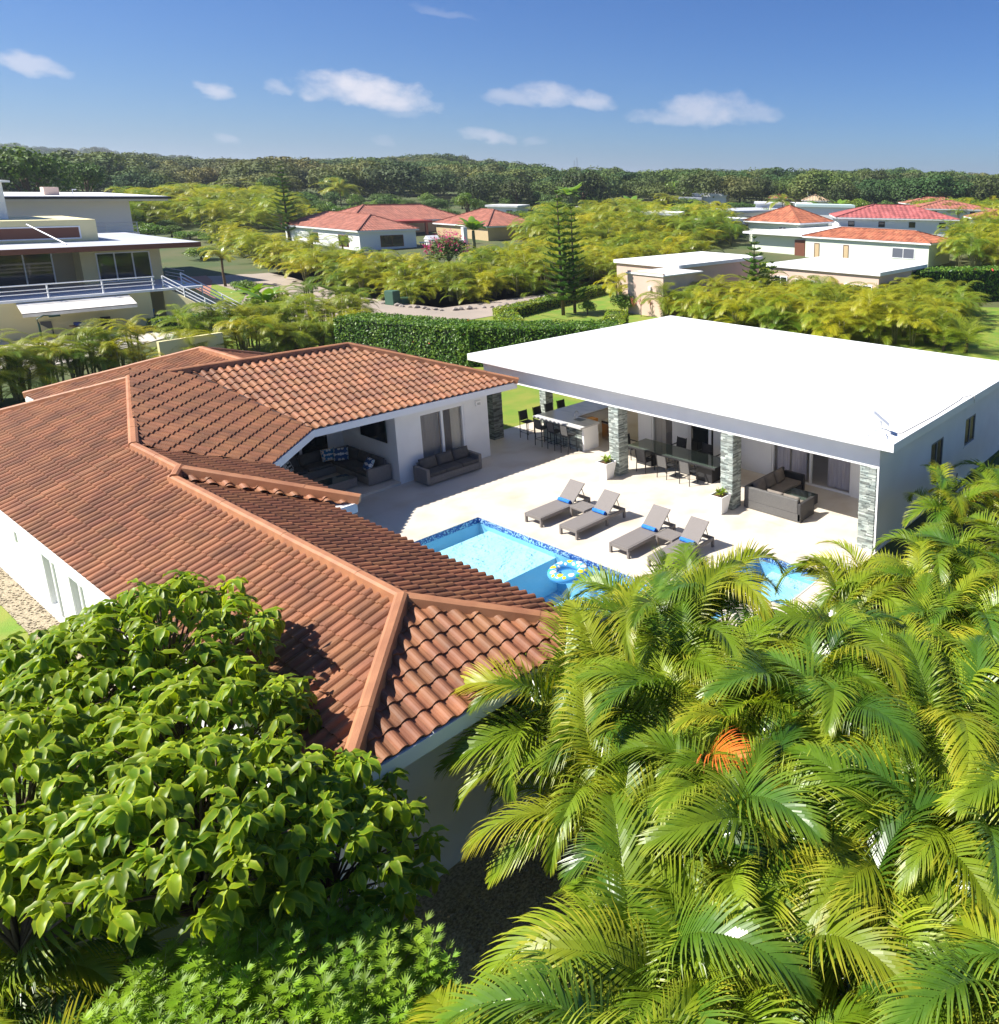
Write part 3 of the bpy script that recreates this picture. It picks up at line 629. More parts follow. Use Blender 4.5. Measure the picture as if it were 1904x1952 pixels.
# ---------------------------------------------------------------- furniture
def rbox(x0,x1,y0,y1,z0,z1,name,mt,par,bev=.02,seg=2,label=None):
    o=obj(name,MB().box(x0,x1,y0,y1,z0,z1),mt,par,bevel=bev,label=label); o.modifiers[0].segments=seg; return o
def pillow(name,x,y,z,w,d,h,mt,par,rx=0,rz=0,label=None):
    m_=MB(); n_=7; vs=[];fs=[]
    for s in (1,-1):
        for i in range(n_+1):
            for j in range(n_+1):
                u=i/n_*2-1; v=j/n_*2-1; t=(1-u**4)*(1-v**4); k=1-.06*(1-abs(u))*abs(v)**3-.0
                vs.append((u*w/2*(1-.05*(1-v*v)*0),v*h/2,s*d/2*(.18+.82*t**.45)))
    q=(n_+1)**2
    for s in (0,1):
        for i in range(n_):
            for j in range(n_): a=s*q+i*(n_+1)+j; fs.append((a,a+n_+1,a+n_+2,a+1) if s==0 else (a,a+1,a+n_+2,a+n_+1))
    def ring(i,j): return i*(n_+1)+j
    edge=[ring(i,0) for i in range(n_)]+[ring(n_,j) for j in range(n_)]+[ring(i,n_) for i in range(n_,0,-1)]+[ring(0,j) for j in range(n_,0,-1)]
    for k in range(len(edge)): a,b_=edge[k],edge[(k+1)%len(edge)]; fs.append((a,b_,b_+q,a+q))
    m_.add(vs,fs); me=m_.mesh(name,mt,True); fixn(me); me.polygons.foreach_set('use_smooth',[True]*len(me.polygons))
    uv=me.uv_layers.new(name='uv')
    for lp in me.loops: v_=me.vertices[lp.vertex_index].co; uv.data[lp.index].uv=(v_.x/w+.5,v_.y/h+.5)
    o=bpy.data.objects.new(name,me); col.objects.link(o); o.location=(x,y,z); o.rotation_euler=(rx,0,rz)
    if par: o.parent=par
    if label: o['label']=label
    return o
# three seat sofa
s=thing('sofa','grey wicker three seat sofa against the white wall by the sliding door','sofa',(16.28,25.22,0))
wk,cm=wickerg,cushm
rbox(-1.02,1.02,-.41,.40,.04,.30,'base',wk,s); rbox(-1.15,-1.021,-.42,.43,.03,.62,'arm',wk,s); rbox(1.021,1.15,-.42,.43,.03,.62,'arm',wk,s); rbox(-1.02,1.02,.33,.43,.301,.70,'back',wk,s)
for k in range(3):
    x=-.68+.68*k
    rbox(x-.335,x+.335,-.40,.20,.302,.45,'seat_cushion',cm,s,.04,3); pillow('back_cushion',x,.21,.64,.66,.20,.44,cm,s,rx=rad(72))
# corner sofa on the porch
s=thing('corner_sofa','wicker corner sofa with dark grey cushions under the tiled porch roof','sofa',(14.7,29.3,.1))
rbox(-2.75,-.05,-.85,-.02,.03,.30,'base',wk,s); rbox(-.9,-.05,-2.95,-.851,.03,.30,'base',wk,s)
rbox(-2.6,-.05,-.13,-.02,.301,.70,'back',wk,s); rbox(-.16,-.05,-2.8,-.131,.301,.70,'back',wk,s)
rbox(-2.90,-2.76,-.9,-.02,.03,.62,'arm',wk,s); rbox(-.92,-.05,-3.08,-2.951,.03,.62,'arm',wk,s)
for k in range(2): rbox(-2.74+.9*k,-1.86+.9*k,-.84,-.2,.302,.44,'seat_cushion',cm,s,.04,3)
for k in range(3): rbox(-.89,-.2,-2.93+.93*k,-2.02+.93*k,.302,.44,'seat_cushion',cm,s,.04,3)
for k in range(2): pillow('back_cushion',-2.3+.85*k,-.22,.62,.8,.2,.42,cm,s,rx=rad(75))
for k in range(3): pillow('back_cushion',-.24,-2.5+.85*k,.62,.8,.2,.42,cm,s,rx=rad(75),rz=-rad(90))
# patterned pillows
def patm(name,c1,c2,c3,sc_):
    mt=bpy.data.materials.new(name); mt.use_nodes=True; N=mt.node_tree.nodes; L=mt.node_tree.links
    tcn=N.new('ShaderNodeTexCoord'); a=N.new('ShaderNodeVectorMath'); a.operation='MULTIPLY_ADD'; a.inputs[1].default_value=(2,2,0); a.inputs[2].default_value=(-1,-1,0); L.new(tcn.outputs['UV'],a.inputs[0])
    ab=N.new('ShaderNodeVectorMath'); ab.operation='ABSOLUTE'; L.new(a.outputs[0],ab.inputs[0])
    vo=N.new('ShaderNodeTexVoronoi'); vo.inputs['Scale'].default_value=sc_; L.new(ab.outputs[0],vo.inputs['Vector'])
    cr=N.new('ShaderNodeValToRGB'); cr.color_ramp.interpolation='CONSTANT'; L.new(vo.outputs['Distance'],cr.inputs[0])
    e=cr.color_ramp.elements; e[0].color=(*c2,1); e[1].position=.16; e[1].color=(*c1,1); q=e.new(.34); q.color=(*c3,1); q=e.new(.46); q.color=(*c1,1); q=e.new(.6); q.color=(*c2,1)
    L.new(cr.outputs[0],N['Principled BSDF'].inputs['Base Color']); N['Principled BSDF'].inputs['Roughness'].default_value=.85; return mt
pA=patm('pattern_blue_orange',(.72,.70,.64),(.03,.16,.32),(.70,.38,.08),2.1); pB=patm('pattern_blue_star',(.72,.72,.70),(.02,.08,.22),(.05,.30,.38),1.6); pC=patm('pattern_black',(.75,.75,.72),(.02,.02,.02),(.3,.3,.3),2.6)
for (x,y,z,rx,rz,mt,lb) in ((13.72,28.72,.80,70,-10,pA,'blue and orange tile patterned pillow at the back of the corner sofa'),(14.02,28.42,.80,68,-30,pB,'white pillow with dark blue star pattern near the sofa corner'),(14.05,26.62,.78,60,-95,pB,'white and teal pillow lying at the near end of the corner sofa'),(12.2,28.55,.80,68,40,pC,'white pillow with black circles against the far arm of the sofa')):
    o=pillow('pillow',x,y,z+.0,.48,.18,.46,mt,None,rad(rx),rad(rz)); tag(o,lb,'pillow')
def coffee(name,label,x,y,z,w,d,h,wk_,gl_):
    t=thing(name,label,'table',(x,y,z)); rbox(-w/2,w/2,-d/2,d/2,.03,h,'base',wk_,t,.01); rbox(-w/2+.05,w/2-.05,-d/2+.05,d/2-.05,h+.001,h+.012,'glass_top',gl_,t,.003); return t
coffee('coffee_table','low wicker coffee table with glass top before the corner sofa',13.05,26.95,.1,1.05,.75,.34,wickerg,tglass)
# dark sofa set on the terrace
s=thing('dark_sofa','black wicker L shaped sofa with taupe cushions beside the second pillar','sofa',(20.45,12.4,0))
rbox(0,.82,.0,2.05,.04,.30,'base',wickd,s); rbox(.821,2.3,1.25,2.05,.04,.30,'base',wickd,s)
rbox(-.06,.06,-.001,2.15,.301,.78,'back',slingm,s,label='striped grey woven outer back of the sofa'); rbox(-.06,-.001,-.12,2.15,.03,.30,'back_panel',slingm,s,.004)
rbox(-.06,.84,-.13,-.002,.04,.66,'arm',wickd,s); rbox(.061,2.35,2.051,2.16,.04,.78,'back',wickd,s); rbox(2.3,2.42,1.2,2.05,.04,.66,'arm',wickd,s)
for k in range(2): rbox(.1,.8,.02+.62*k,.62+.62*k,.302,.44,'seat_cushion',cusht,s,.04,3)
rbox(.1,.8,1.26,2.0,.302,.44,'seat_cushion',cusht,s,.04,3); rbox(.83,2.28,1.27,1.98,.302,.44,'seat_cushion',cusht,s,.04,3)
for k in range(2): pillow('back_cushion',.18,.35+.65*k,.62,.62,.18,.4,cusht,s,rx=rad(75),rz=rad(90))
for k in range(3): pillow('back_cushion',.55+.62*k,1.92,.64,.6,.2,.44,cusht,s,rx=rad(70),rz=rad(-4+5*k))
coffee('coffee_table','black wicker coffee table with dark glass top beside the curtained door',21.75,13.2,0,.85,1.1,.36,wickd,tglass)
# loungers
def lounger(label,loc):
    t=thing('sun_lounger',label,'sun lounger',loc,0,'sun loungers in a row on the pool deck')
    f=MB(); f.box(0,2.14,-.39,-.33,.22,.325); f.box(0,2.14,.33,.39,.22,.325); f.box(0,.06,-.33,.33,.22,.325); f.box(2.08,2.14,-.33,.33,.22,.325); obj('frame',f,wicker,t,bevel=.006)
    obj('seat_panel',MB().box(.061,1.42,-.329,.329,.295,.333),wicker,t,bevel=.004)
    bk=MB(); vs=[]; a=rad(44); 
    for (l,w_,h) in ((0,-.35,0),(0,.35,0),(.78,.35,0),(.78,-.35,0),(0,-.35,.035),(0,.35,.035),(.78,.35,.035),(.78,-.35,.035)):
        vs.append((1.40+l*math.cos(a)-h*math.sin(a),w_,.33+l*math.sin(a)+h*math.cos(a)))
    bk.add(vs,[(0,1,2,3),(4,5,6,7),(0,1,5,4),(1,2,6,5),(2,3,7,6),(3,0,4,7)]); obj('backrest',bk,wicker,t,bevel=.005)
    for s_ in (-1,1):
        obj('strut',MB().tube([(1.86,s_*.27,.74),(2.02,s_*.27,.27)],.014,5),wicker,t); obj('strut',MB().tube([(1.62,s_*.22,.30),(1.86,-s_*.1,.52)],.012,5),wicker,t)
    for x in (.005,1.28,2.065):
        for s_ in (-1,1): obj('leg',MB().box(x,x+.07,s_*.36-.035,s_*.36+.035,0,.219),wicker,t)
    return t
lp=[(15.22,19.22,'first sun lounger of the row, farthest from the spa, rolled towel on it'),(15.26,17.62,'second sun lounger of the row, beside the pool corner side table'),(15.28,15.46,'third sun lounger of the row, opposite the swimming ring'),(15.28,13.92,'last sun lounger of the row, nearest the small spa pool')]
L0=lounger(lp[0][2],(lp[0][0],lp[0][1],0)); L0.update_tag()
for x,y,lb in lp[1:]: dup(L0,(x,y,0),0,lb)
def towel(label,x,y,z):
    t=MB(); ys_=np.linspace(-.27,.27,10); t.tube([(0,q,0) for q in ys_],[.062+.004*math.sin(i*2) for i in range(10)],14)
    o=obj('rolled_towel',t,blue,None,smooth=False); o.location=(x,y,z); tag(o,label,'towel','rolled blue towels on the loungers'); 
    sp=obj('roll_end',MB().tube([(0,-.274,0),(0,-.278,0)],.045,12),mat('towel_end',(.01,.07,.35),.9),o); return o
for (x,y,lb),q in zip(lp,('first','second','third','last')): towel('rolled blue towel on the %s sun lounger of the row'%q,x+1.33,y,.396)
for x,y,lb in ((16.65,18.42,'wicker side table between the first two sun loungers'),(16.7,14.69,'wicker side table between the last two sun loungers')):
    t=thing('side_table',lb,'side table',(x,y,0),0,'side tables between the loungers'); rbox(-.28,.28,-.34,.34,.30,.37,'table_top',wicker,t,.008)
    for a in (-1,1):
        for b_ in (-1,1): obj('leg',MB().box(a*.24-.035,a*.24+.035,b_*.30-.035,b_*.30+.035,0,.299),wicker,t)
# planters
def planter(label,x,y,seed):
    t=thing('planter',label,'planter',(x,y,0)); r=random.Random(seed)
    vs=[];n_=4
    for z,h in ((0,.17),(.66,.27),(.66,.235),(.60,.23)): vs+=[(-h,-h,z),(h,-h,z),(h,h,z),(-h,h,z)]
    fs=[(3,2,1,0)]+[(l*4+i,l*4+(i+1)%4,l*4+4+(i+1)%4,l*4+4+i) for l in range(3) for i in range(4)]
    obj('pot',MB().add(vs,fs),whitepaint,t,bevel=.01,fix=False); obj('soil',MB().box(-.225,.225,-.225,.225,.56,.61),soilp,t)
    p=thing('pot_plant','bushy yellow green plant growing in the '+label,'plant',(x,y,.61)); lf=MB()
    for i in range(60):
        az=r.random()*6.28; el=r.uniform(.3,1.3); L_=r.uniform(.14,.26); b0=Vector((r.uniform(-.1,.1),r.uniform(-.1,.1),r.uniform(.02,.16)))
        d_=Vector((math.cos(az)*math.cos(el),math.sin(az)*math.cos(el),math.sin(el))); sd_=d_.cross(Vector((0,0,1))).normalized()*.035
        lf.add([b0,b0+d_*L_*.5+sd_,b0+d_*L_-Vector((0,0,.05)),b0+d_*L_*.5-sd_],[(0,1,2,3)])
    obj('foliage',lf,F['pot'],p,fix=False); obj('stem',MB().tube([(0,0,0),(0,0,.2)],.015,5),bark,p)
planter('white tapered planter beside the first pillar',19.58,20.32,1); planter('white tapered planter beside the second pillar',19.58,14.95,2)
# dining set
t=thing('dining_table','long dark dining table with tinted glass top under the terrace roof','table',(21.75,18.65,0))
obj('frame',(lambda b_:[b_.box(-.55,.55,-2.2,-2.14,.66,.73),b_.box(-.55,.55,2.14,2.2,.66,.73),b_.box(-.55,-.49,-2.139,2.139,.66,.73),b_.box(.49,.55,-2.139,2.139,.66,.73)] and b_)(MB()),slingd,t,bevel=.005)
obj('glass_top',MB().box(-.53,.53,-2.18,2.18,.731,.742),tglass,t)
for k in (-1.5,1.5): obj('pedestal',MB().box(-.32,.32,k-.38,k+.38,.0,.655),slingd,t,bevel=.01)
def chair(label,loc,rz,sl):
    t=thing('dining_chair',label,'chair',loc,rz,'dining chairs round the glass table')   # faces +x
    obj('seat',MB().box(-.22,.24,-.22,.22,.42,.45),slingd,t,bevel=.01)
    bk=MB(); bk.add([(-.25,-.21,.46),(-.25,.21,.46),(-.31,.21,.90),(-.31,-.21,.90),(-.235,-.21,.46),(-.235,.21,.46),(-.295,.21,.90),(-.295,-.21,.90)],[(0,1,2,3),(4,5,6,7),(0,1,5,4),(1,2,6,5),(2,3,7,6),(3,0,4,7)]); obj('backrest',bk,sl,t)
    for s_ in (-1,1):
        obj('rear_leg',MB().tube([(-.27,s_*.235,0),(-.24,s_*.235,.45),(-.315,s_*.235,.92)],.018,5),blackm,t); obj('front_leg',MB().tube([(.23,s_*.235,0),(.22,s_*.235,.64)],.018,5),blackm,t)
        obj('arm',MB().box(-.26,.25,s_*.235-.025,s_*.235+.025,.64,.665),blackm,t)
    return t
cl=[((21.0,19.66,0),0,'dining chair at the pool side of the glass table, nearest the head chair'),((21.0,18.6,0),0,'middle dining chair on the pool side of the glass table'),((21.0,17.5,0),0,'dining chair on the pool side of the glass table, nearest the second pillar'),
((21.75,21.15,0),-math.pi/2,'head dining chair standing at the far end of the glass table'),((21.75,16.15,0),math.pi/2,'dining chair at the end of the glass table partly behind the second pillar'),
((22.55,19.4,0),math.pi,'dining chair on the house side of the glass table before the blind'),((22.55,18.1,0),math.pi,'dining chair on the house side of the table before the dark door'),((22.55,17.15,0),math.pi,'dining chair on the house side of the table, half hidden by the second pillar')]
c0=chair(cl[0][2],cl[0][0],0,slingm)
for (lo,rz,lb) in cl[1:3]: dup(c0,lo,rz,lb)
c1=chair(cl[3][2],cl[3][0],cl[3][1],slingd)
for (lo,rz,lb) in cl[4:]: dup(c1,lo,rz,lb)
# bar
t=thing('bar_counter','L shaped outdoor bar with veined marble top, sink and stone face','bar',(20.9,23.1,0))
tp=MB(); tp.prism([(20.85,23.05),(21.95,23.05),(21.95,24.4),(24.2,24.4),(24.2,25.95),(20.85,25.95)],1.04,1.10); obj('counter_top',tp,marble,t,world=True)
obj('body',MB().prism([(21.15,23.25),(21.9,23.25),(21.9,24.5),(24.1,24.5),(24.1,25.6),(21.15,25.6)],0,1.038),whitepaint,t,world=True)
obj('end_panel',MB().box(21.11,21.92,23.16,23.249,0,1.038),whitepaint,t,world=True)
sf=MB(); z=0
while z<1.0:
    y=23.26
    while y<25.58: l=rnd.uniform(.15,.35); sf.box(21.11-rnd.uniform(0,.02),21.149,y,min(y+l,25.6)-.004,z,z+.046,var=rnd.random()); y+=l
    z+=.05
obj('ledger_stone',sf,ledge,t,world=True,kind='stuff',fix=False)
obj('sink',MB().box(21.5,21.82,23.75,24.2,1.101,1.106),mat('sink_dark',(.05,.05,.05),.3),t,world=True)
fc=[(21.42,23.98,1.10),(21.42,23.98,1.42)]+[(21.42+.09-.09*math.cos(a),23.98,1.42+.09*math.sin(a)) for a in np.linspace(0,3.14,7)]+[(21.6,23.98,1.34)]
obj('faucet',MB().tube(fc,.013,6),steel,t,world=True)
fr_=thing('fridge','low steel fronted fridge set beside the bar behind the first pillar','fridge',(23.0,23.3,0)); rbox(-.3,.3,-.45,.45,.02,.85,'body',mat('fridge_beige',(.5,.45,.36),.4),fr_,.01); rbox(-.34,-.301,-.43,.43,.78,.86,'control_panel',blackm,fr_,.004); rbox(-.33,-.301,-.43,.43,.06,.74,'door',steel,fr_,.008)
cbx=thing('cupboard','orange wood cupboard under the marble bar','cupboard',(22.35,24.1,0)); rbox(-.3,.3,-.18,.2,.02,.95,'body',orange,cbx,.01); rbox(-.28,.28,-.2,-.181,.08,.9,'door',orange,cbx,.005)
def stool(label,loc,rz,sl):
    t=thing('bar_stool',label,'bar stool',loc,rz,'bar stools round the marble counter')
    obj('seat',MB().box(-.2,.22,-.2,.2,.72,.76),slingd,t,bevel=.01)
    obj('backrest',MB().add([(-.22,-.19,.78),(-.22,.19,.78),(-.28,.19,1.18),(-.28,-.19,1.18),(-.205,-.19,.78),(-.205,.19,.78),(-.265,.19,1.18),(-.265,-.19,1.18)],[(0,1,2,3),(4,5,6,7),(0,1,5,4),(1,2,6,5),(2,3,7,6),(3,0,4,7)]),sl,t)
    for s_ in (-1,1):
        obj('rear_leg',MB().tube([(-.25,s_*.21,0),(-.22,s_*.21,.75),(-.285,s_*.21,1.2)],.017,5),blackm,t); obj('front_leg',MB().tube([(.24,s_*.21,0),(.2,s_*.21,.75)],.017,5),blackm,t)
    fr2=MB(); fr2.tube([(-.24,-.21,.28),(-.24,.21,.28)],.011,4); fr2.tube([(.23,-.21,.25),(.23,.21,.25)],.011,4)
    for s_ in (-1,1): fr2.tube([(-.24,s_*.21,.28),(.23,s_*.21,.28)],.011,4)
    obj('foot_rail',fr2,blackm,t); return t
st0=stool('bar stool at the pool face of the bar, nearest the sink end',(20.72,23.62,0),0,slingm)
for y,lb in ((24.42,'middle bar stool at the pool face of the bar'),(25.2,'bar stool at the pool face of the bar, nearest the corner')): dup(st0,(20.72,y,0),0,lb)
st1=stool('bar stool at the lawn side of the bar, first from the house',(20.95,26.45,0),-math.pi/2,slingd)
for x,lb in ((21.7,'second bar stool from the house on the lawn side'),(22.35,'third bar stool from the house on the lawn side'),(23.05,'fourth bar stool on the lawn side, beside the rear pillar')): dup(st1,(x,26.45,0),-math.pi/2,lb)
# swim ring
rg=thing('swim_ring','blue inflatable swim ring printed with lemons floating in the pool','swim ring',(13.75,15.95,-.02))
RM,rm=.42,.155; vs=[];fs=[]
for i in range(40):
    for j in range(16):
        a=2*math.pi*i/40; b_=2*math.pi*j/16; vs.append(((RM+rm*math.cos(b_))*math.cos(a),(RM+rm*math.cos(b_))*math.sin(a),rm*.8*math.sin(b_)))
for i in range(40):
    for j in range(16): fs.append((i*16+j,((i+1)%40)*16+j,((i+1)%40)*16+(j+1)%16,i*16+(j+1)%16))
obj('tube',MB().add(vs,fs),mat('ring_blue',(.10,.38,.72),.18,coat=.5),rg,smooth=True)
lem=mat('lemon_yellow',(.90,.72,.02),.2,coat=.5); ring_w=mat('lemon_white',(.85,.83,.72),.2,coat=.5); ring_g=mat('lemon_leaf_green',(.05,.45,.18),.3)
def patch(a0,b0,ra,rb,mt,name):
    vs=[];n_=12
    def S(a,b_,h): r=rm+h; return ((RM+r*math.cos(b_))*math.cos(a),(RM+r*math.cos(b_))*math.sin(a),r*.8*math.sin(b_))
    vs.append(S(a0,b0,.004))
    for q in (.5,1):
        for k in range(n_): th=2*math.pi*k/n_; vs.append(S(a0+q*ra*math.cos(th),b0+q*rb*math.sin(th),.004))
    fs=[(0,1+k,1+(k+1)%n_) for k in range(n_)]+[(1+k,1+n_+k,1+n_+(k+1)%n_,1+(k+1)%n_) for k in range(n_)]
    obj(name,MB().add(vs,fs),mt,rg,smooth=True,fix=False)
for k in range(9):
    a=k*.698; patch(a,1.5,.20,.62,lem if k%2 else ring_w,'printed_lemon'); patch(a+.3,.85,.10,.35,ring_g if k%3==0 else lem,'printed_leaf'); patch(a+.35,2.3,.11,.35,ring_w,'printed_lemon')
# roof dish, cable, air conditioner
t=thing('satellite_dish','flat rectangular satellite panel on a four legged stand at the roof corner','dish',(20.05,9.4,3.72))
c=Vector((.28,.2,.48)); n_=Vector((-.55,-.62,.62)).normalized(); 
pts=[(1.3,.95,0),(1.55,.86,0)]
u_=Vector((.52,.55,1.0)).normalized(); v_=Vector((.75,-.62,0)).normalized(); u_=(u_-v_*u_.dot(v_)).normalized()
u_=Vector((.30,-.71,-.62)).normalized(); v_=Vector((.94,.26,-.16)).normalized(); v_=(v_-u_*v_.dot(u_)).normalized(); nn_=u_.cross(v_)
ctr=Vector((0,0,.50)); vs=[]
for h in (-.02,.02):
    for a,b_ in ((-.3,-.18),(.3,-.18),(.3,.18),(-.3,.18)): vs.append(ctr+u_*a+v_*b_+nn_*h)
obj('panel',MB().add(vs,[(3,2,1,0),(4,5,6,7),(0,1,5,4),(1,2,6,5),(2,3,7,6),(3,0,4,7)]),whitepaint,t,bevel=.01)
obj('mast',MB().tube([(0,0,.18),(0,0,.47)],.025,8),greymetal,t)
for a in range(4): an=rad(45+90*a+10); obj('leg',MB().tube([(0,0,.20),(.2*math.cos(an),.2*math.sin(an),.14),(.42*math.cos(an),.42*math.sin(an),.015)],.018,6),greymetal,t)
cab=MB(); cab.tube([(20.3,9.1,3.73),(20.55,8.95,3.73),(23.0,8.86,3.735),(25.3,8.9,3.735),(25.6,8.95,3.74),(26.05,8.80,3.74),(26.05,8.66,3.72),(26.05,8.66,3.5)],.012,5)
tag(obj('antenna_cable',cab,mat('grey_cable',(.35,.33,.3),.6)),'thin grey cable running along the white roof edge','cable')
t=thing('air_conditioner','white outdoor air conditioner unit hung low on the shaded side wall','air conditioner',(27.0,9.0,-.95))
obj('casing',MB().box(-.6,.6,-.22,.22,0,.85),whitepaint,t,bevel=.02); obj('grille',MB().tube([(0.1,-.235,.42),(0.1,-.221,.42)],.33,20),mat('grille_grey',(.16,.17,.18),.5),t)
for k in range(5): obj('louvre',MB().box(-.615,-.601,-.18,.18,.15+.12*k,.2+.12*k),mat('grille_grey',(.16,.17,.18),.5),t)
obj('bracket',MB().box(-.5,.5,-.2,.34,-.05,-.002),greymetal,t); obj('pipe',MB().tube([(-.35,.3,.5),(-.35,.3,1.3),(-.3,.3,1.45)],.02,5),blackm,t)
# ---------------------------------------------------------------- vegetation makers
def frond_arr(r,L=2.2,n=40,ll=.5,lw=.034,a0=1.15,a1=-.6,vee=.45,droop=.7,seg=3,bare=.16,sweep=0.,phi0=1.15,phi1=.35):
    """returns verts, faces, tip values of one feather palm frond growing from the origin and arching over +x"""
    V=[];Fc=[];T=[]
    m_=18; P_=[np.zeros(3)]; A=[]
    for i in range(m_):
        t=(i+.5)/m_; a=a0+(a1-a0)*t**1.25; A.append(a); sw=sweep*t*t
        P_.append(P_[-1]+np.array([math.cos(a)*math.cos(sw),math.cos(a)*math.sin(sw),math.sin(a)])*L/m_)
    P_=np.array(P_)
    def at_(t):
        f=t*m_; i=min(int(f),m_-1); w_=f-i; p=P_[i]*(1-w_)+P_[i+1]*w_; d=P_[i+1]-P_[i]; return p,d/np.linalg.norm(d)
    # rachis: three sided
    w0=.022*L/2.2
    for i in range(0,m_+1,3):
        p=P_[i]; d=at_(min(i/m_,.999))[1]; s=np.cross([0,0,1],d); s/=np.linalg.norm(s)+1e-9; u=np.cross(d,s); q=w0*(1-.85*i/m_)
        for k in range(3):
            a=2*math.pi*k/3; V.append(p+(s*math.cos(a)+u*math.sin(a))*q); T.append(.45)
    for i in range(m_//3):
        for k in range(3): Fc.append((i*3+k,i*3+(k+1)%3,i*3+3+(k+1)%3,i*3+3+k))
    for i in range(n):
        u=i/(n-1); t=bare+(1-bare)*u*.99; p,d=at_(t); s=np.cross([0,0,1],d); s/=np.linalg.norm(s)+1e-9; up=np.cross(d,s)
        prof_=(math.sin(math.pi*(.16+.80*u)))**.65; 
        for sd_ in (-1,1):
            l=ll*prof_*r.uniform(.9,1.08); ph=phi0+(phi1-phi0)*u+r.uniform(-.06,.06); ve=vee*r.uniform(.7,1.3)*(1-.5*u)
            d0=d*math.cos(ph)+s*sd_*math.sin(ph)*math.cos(ve)+up*math.sin(ve)*math.sin(ph)
            pos=p.copy(); o=len(V); dd=droop*r.uniform(.75,1.25)
            wv=np.cross(d0,up); wv=d-d0*np.dot(d,d0); wv/=np.linalg.norm(wv)+1e-9
            for k in range(seg+1):
                q=k/seg; w_=lw*(.55 if k==0 else (1-q)**.6*1.0)*L/2.2*.5
                if k==seg: V.append(pos.copy()); T.append(1.)
                else:
                    V.append(pos-wv*w_); V.append(pos+wv*w_); T+= [q,q]
                dk=d0-np.array([0,0,1])*dd*((k+.6)/seg)**1.6; dk/=np.linalg.norm(dk); pos=pos+dk*l/seg
            for k in range(seg-1): a=o+2*k; Fc.append((a,a+1,a+3,a+2))
            a=o+2*(seg-1); Fc.append((a,a+1,a+2))
    return np.array(V),Fc,T
def to_mesh(name,V,Fc,T,mt,attr='tip',var=None,smooth=False):
    mb_=MB(); mb_.v=[tuple(q) for q in V]; mb_.f=Fc; mb_.at={attr:list(T)}
    if var is not None: mb_.at['var']=list(var)
    return mb_.mesh(name,mt,smooth)
def xf(V,az,pos=(0,0,0),sc_=1,tilt=0):
    ca,sa=math.cos(az),math.sin(az); ct,st_=math.cos(tilt),math.sin(tilt)
    x,y,z=V[:,0],V[:,1],V[:,2]; x,z=x*ct+z*st_,-x*st_+z*ct
    return np.stack([x*ca-y*sa,x*sa+y*ca,z],1)*sc_+np.array(pos)
r=random.Random(3)
FM=[]      # near frond meshes: geometry variants by material
for k in range(9):
    g_=frond_arr(r,L=r.uniform(2.1,2.8),n=58,ll=r.uniform(.55,.7),lw=.029,a0=r.uniform(1.25,1.5),a1=r.uniform(-1.5,-.5),vee=r.uniform(.3,.75),droop=r.uniform(.5,1.3),sweep=r.uniform(-.6,.6),seg=4)
    FM.append({m_:to_mesh('frond',*g_,F[m_]) for m_ in ('near','neary','neardk','dead','nearo','silver')})
def areca(label,x,y,h,n,spread=.35,group='areca palms in the dense clump in front of the pool',pal=None,sc_=1.0,cat='palm'):
    t=thing('areca_palm',label,cat,(x,y,terr(x,y)-.03),0,group)
    stems=[]; st_=MB(); ns=r.choice((3,4,5))
    for k in range(ns):
        az=r.random()*6.28; rr=r.uniform(.05,.22); hh=h*r.uniform(.62,1.0); lean=r.uniform(.05,spread)
        b0=Vector((rr*math.cos(az),rr*math.sin(az),0)); tp=Vector(((rr+lean)*math.cos(az),(rr+lean)*math.sin(az),hh)); stems.append((tp,az))
        st_.tube([b0,(b0+tp)/2+Vector((0,0,.0)),tp],[.035,.03,.028],5)
    obj('stem',st_,palmtrunk,t,smooth=True,fix=False)
    for k in range(n):
        tp,az0=stems[k%ns]; az=az0+r.uniform(-1.6,1.6)+ (k//ns)*2.4
        kind=(pal or 'near'); q=r.random()
        if q<.18: kind='neary'
        elif q<.40: kind='neardk'
        elif q<.406: kind='nearo'
        elif q<.410: kind='dead'
        f=bpy.data.objects.new('frond',r.choice(FM)[kind]); col.objects.link(f); f.parent=t
        f.location=tp+Vector((0,0,-r.uniform(0,.25))); f.rotation_euler=(r.uniform(-.35,.35),r.uniform(-.35,.45) if k>ns else r.uniform(-.3,.0),az); f.scale=(sc_*r.uniform(.75,1.08),)*3
    return t
def inpoly(p,pl):
    c=False; n_=len(pl)
    for i in range(n_):
        a,b=pl[i],pl[(i+1)%n_]
        if (a[1]>p[1])!=(b[1]>p[1]) and p[0]<(b[0]-a[0])*(p[1]-a[1])/(b[1]-a[1])+a[0]: c=not c
    return c
canopy=[(1010,1290),(1040,1210),(1120,1150),(1200,1125),(1330,1150),(1490,1215),(1600,1130),(1700,1090),(1810,1050),(1960,1040),(2150,1080),(2150,2200),(520,2200),(640,2040),(900,1990),(1120,1930),(1190,1800),(1190,1650),(1130,1500),(1080,1380)]
cl_poly=[at(a,b,2.9) for a,b in canopy]
xs2=[p[0] for p in cl_poly]; ys2=[p[1] for p in cl_poly]
lab_near='green and yellow areca palm in the dense planting between the pool and the front garden'
spots=[]; d_=.98; j=0; yy=min(ys2)
while yy<max(ys2):
    xx=min(xs2)+(j%2)*d_/2
    while xx<max(xs2):
        px_,py_=xx+r.uniform(-.25,.25),yy+r.uniform(-.25,.25)
        if inpoly((px_,py_),cl_poly) and not(px_<8.9 and py_>9.0) : spots.append((px_,py_))
        xx+=d_
    yy+=d_*.87; j+=1
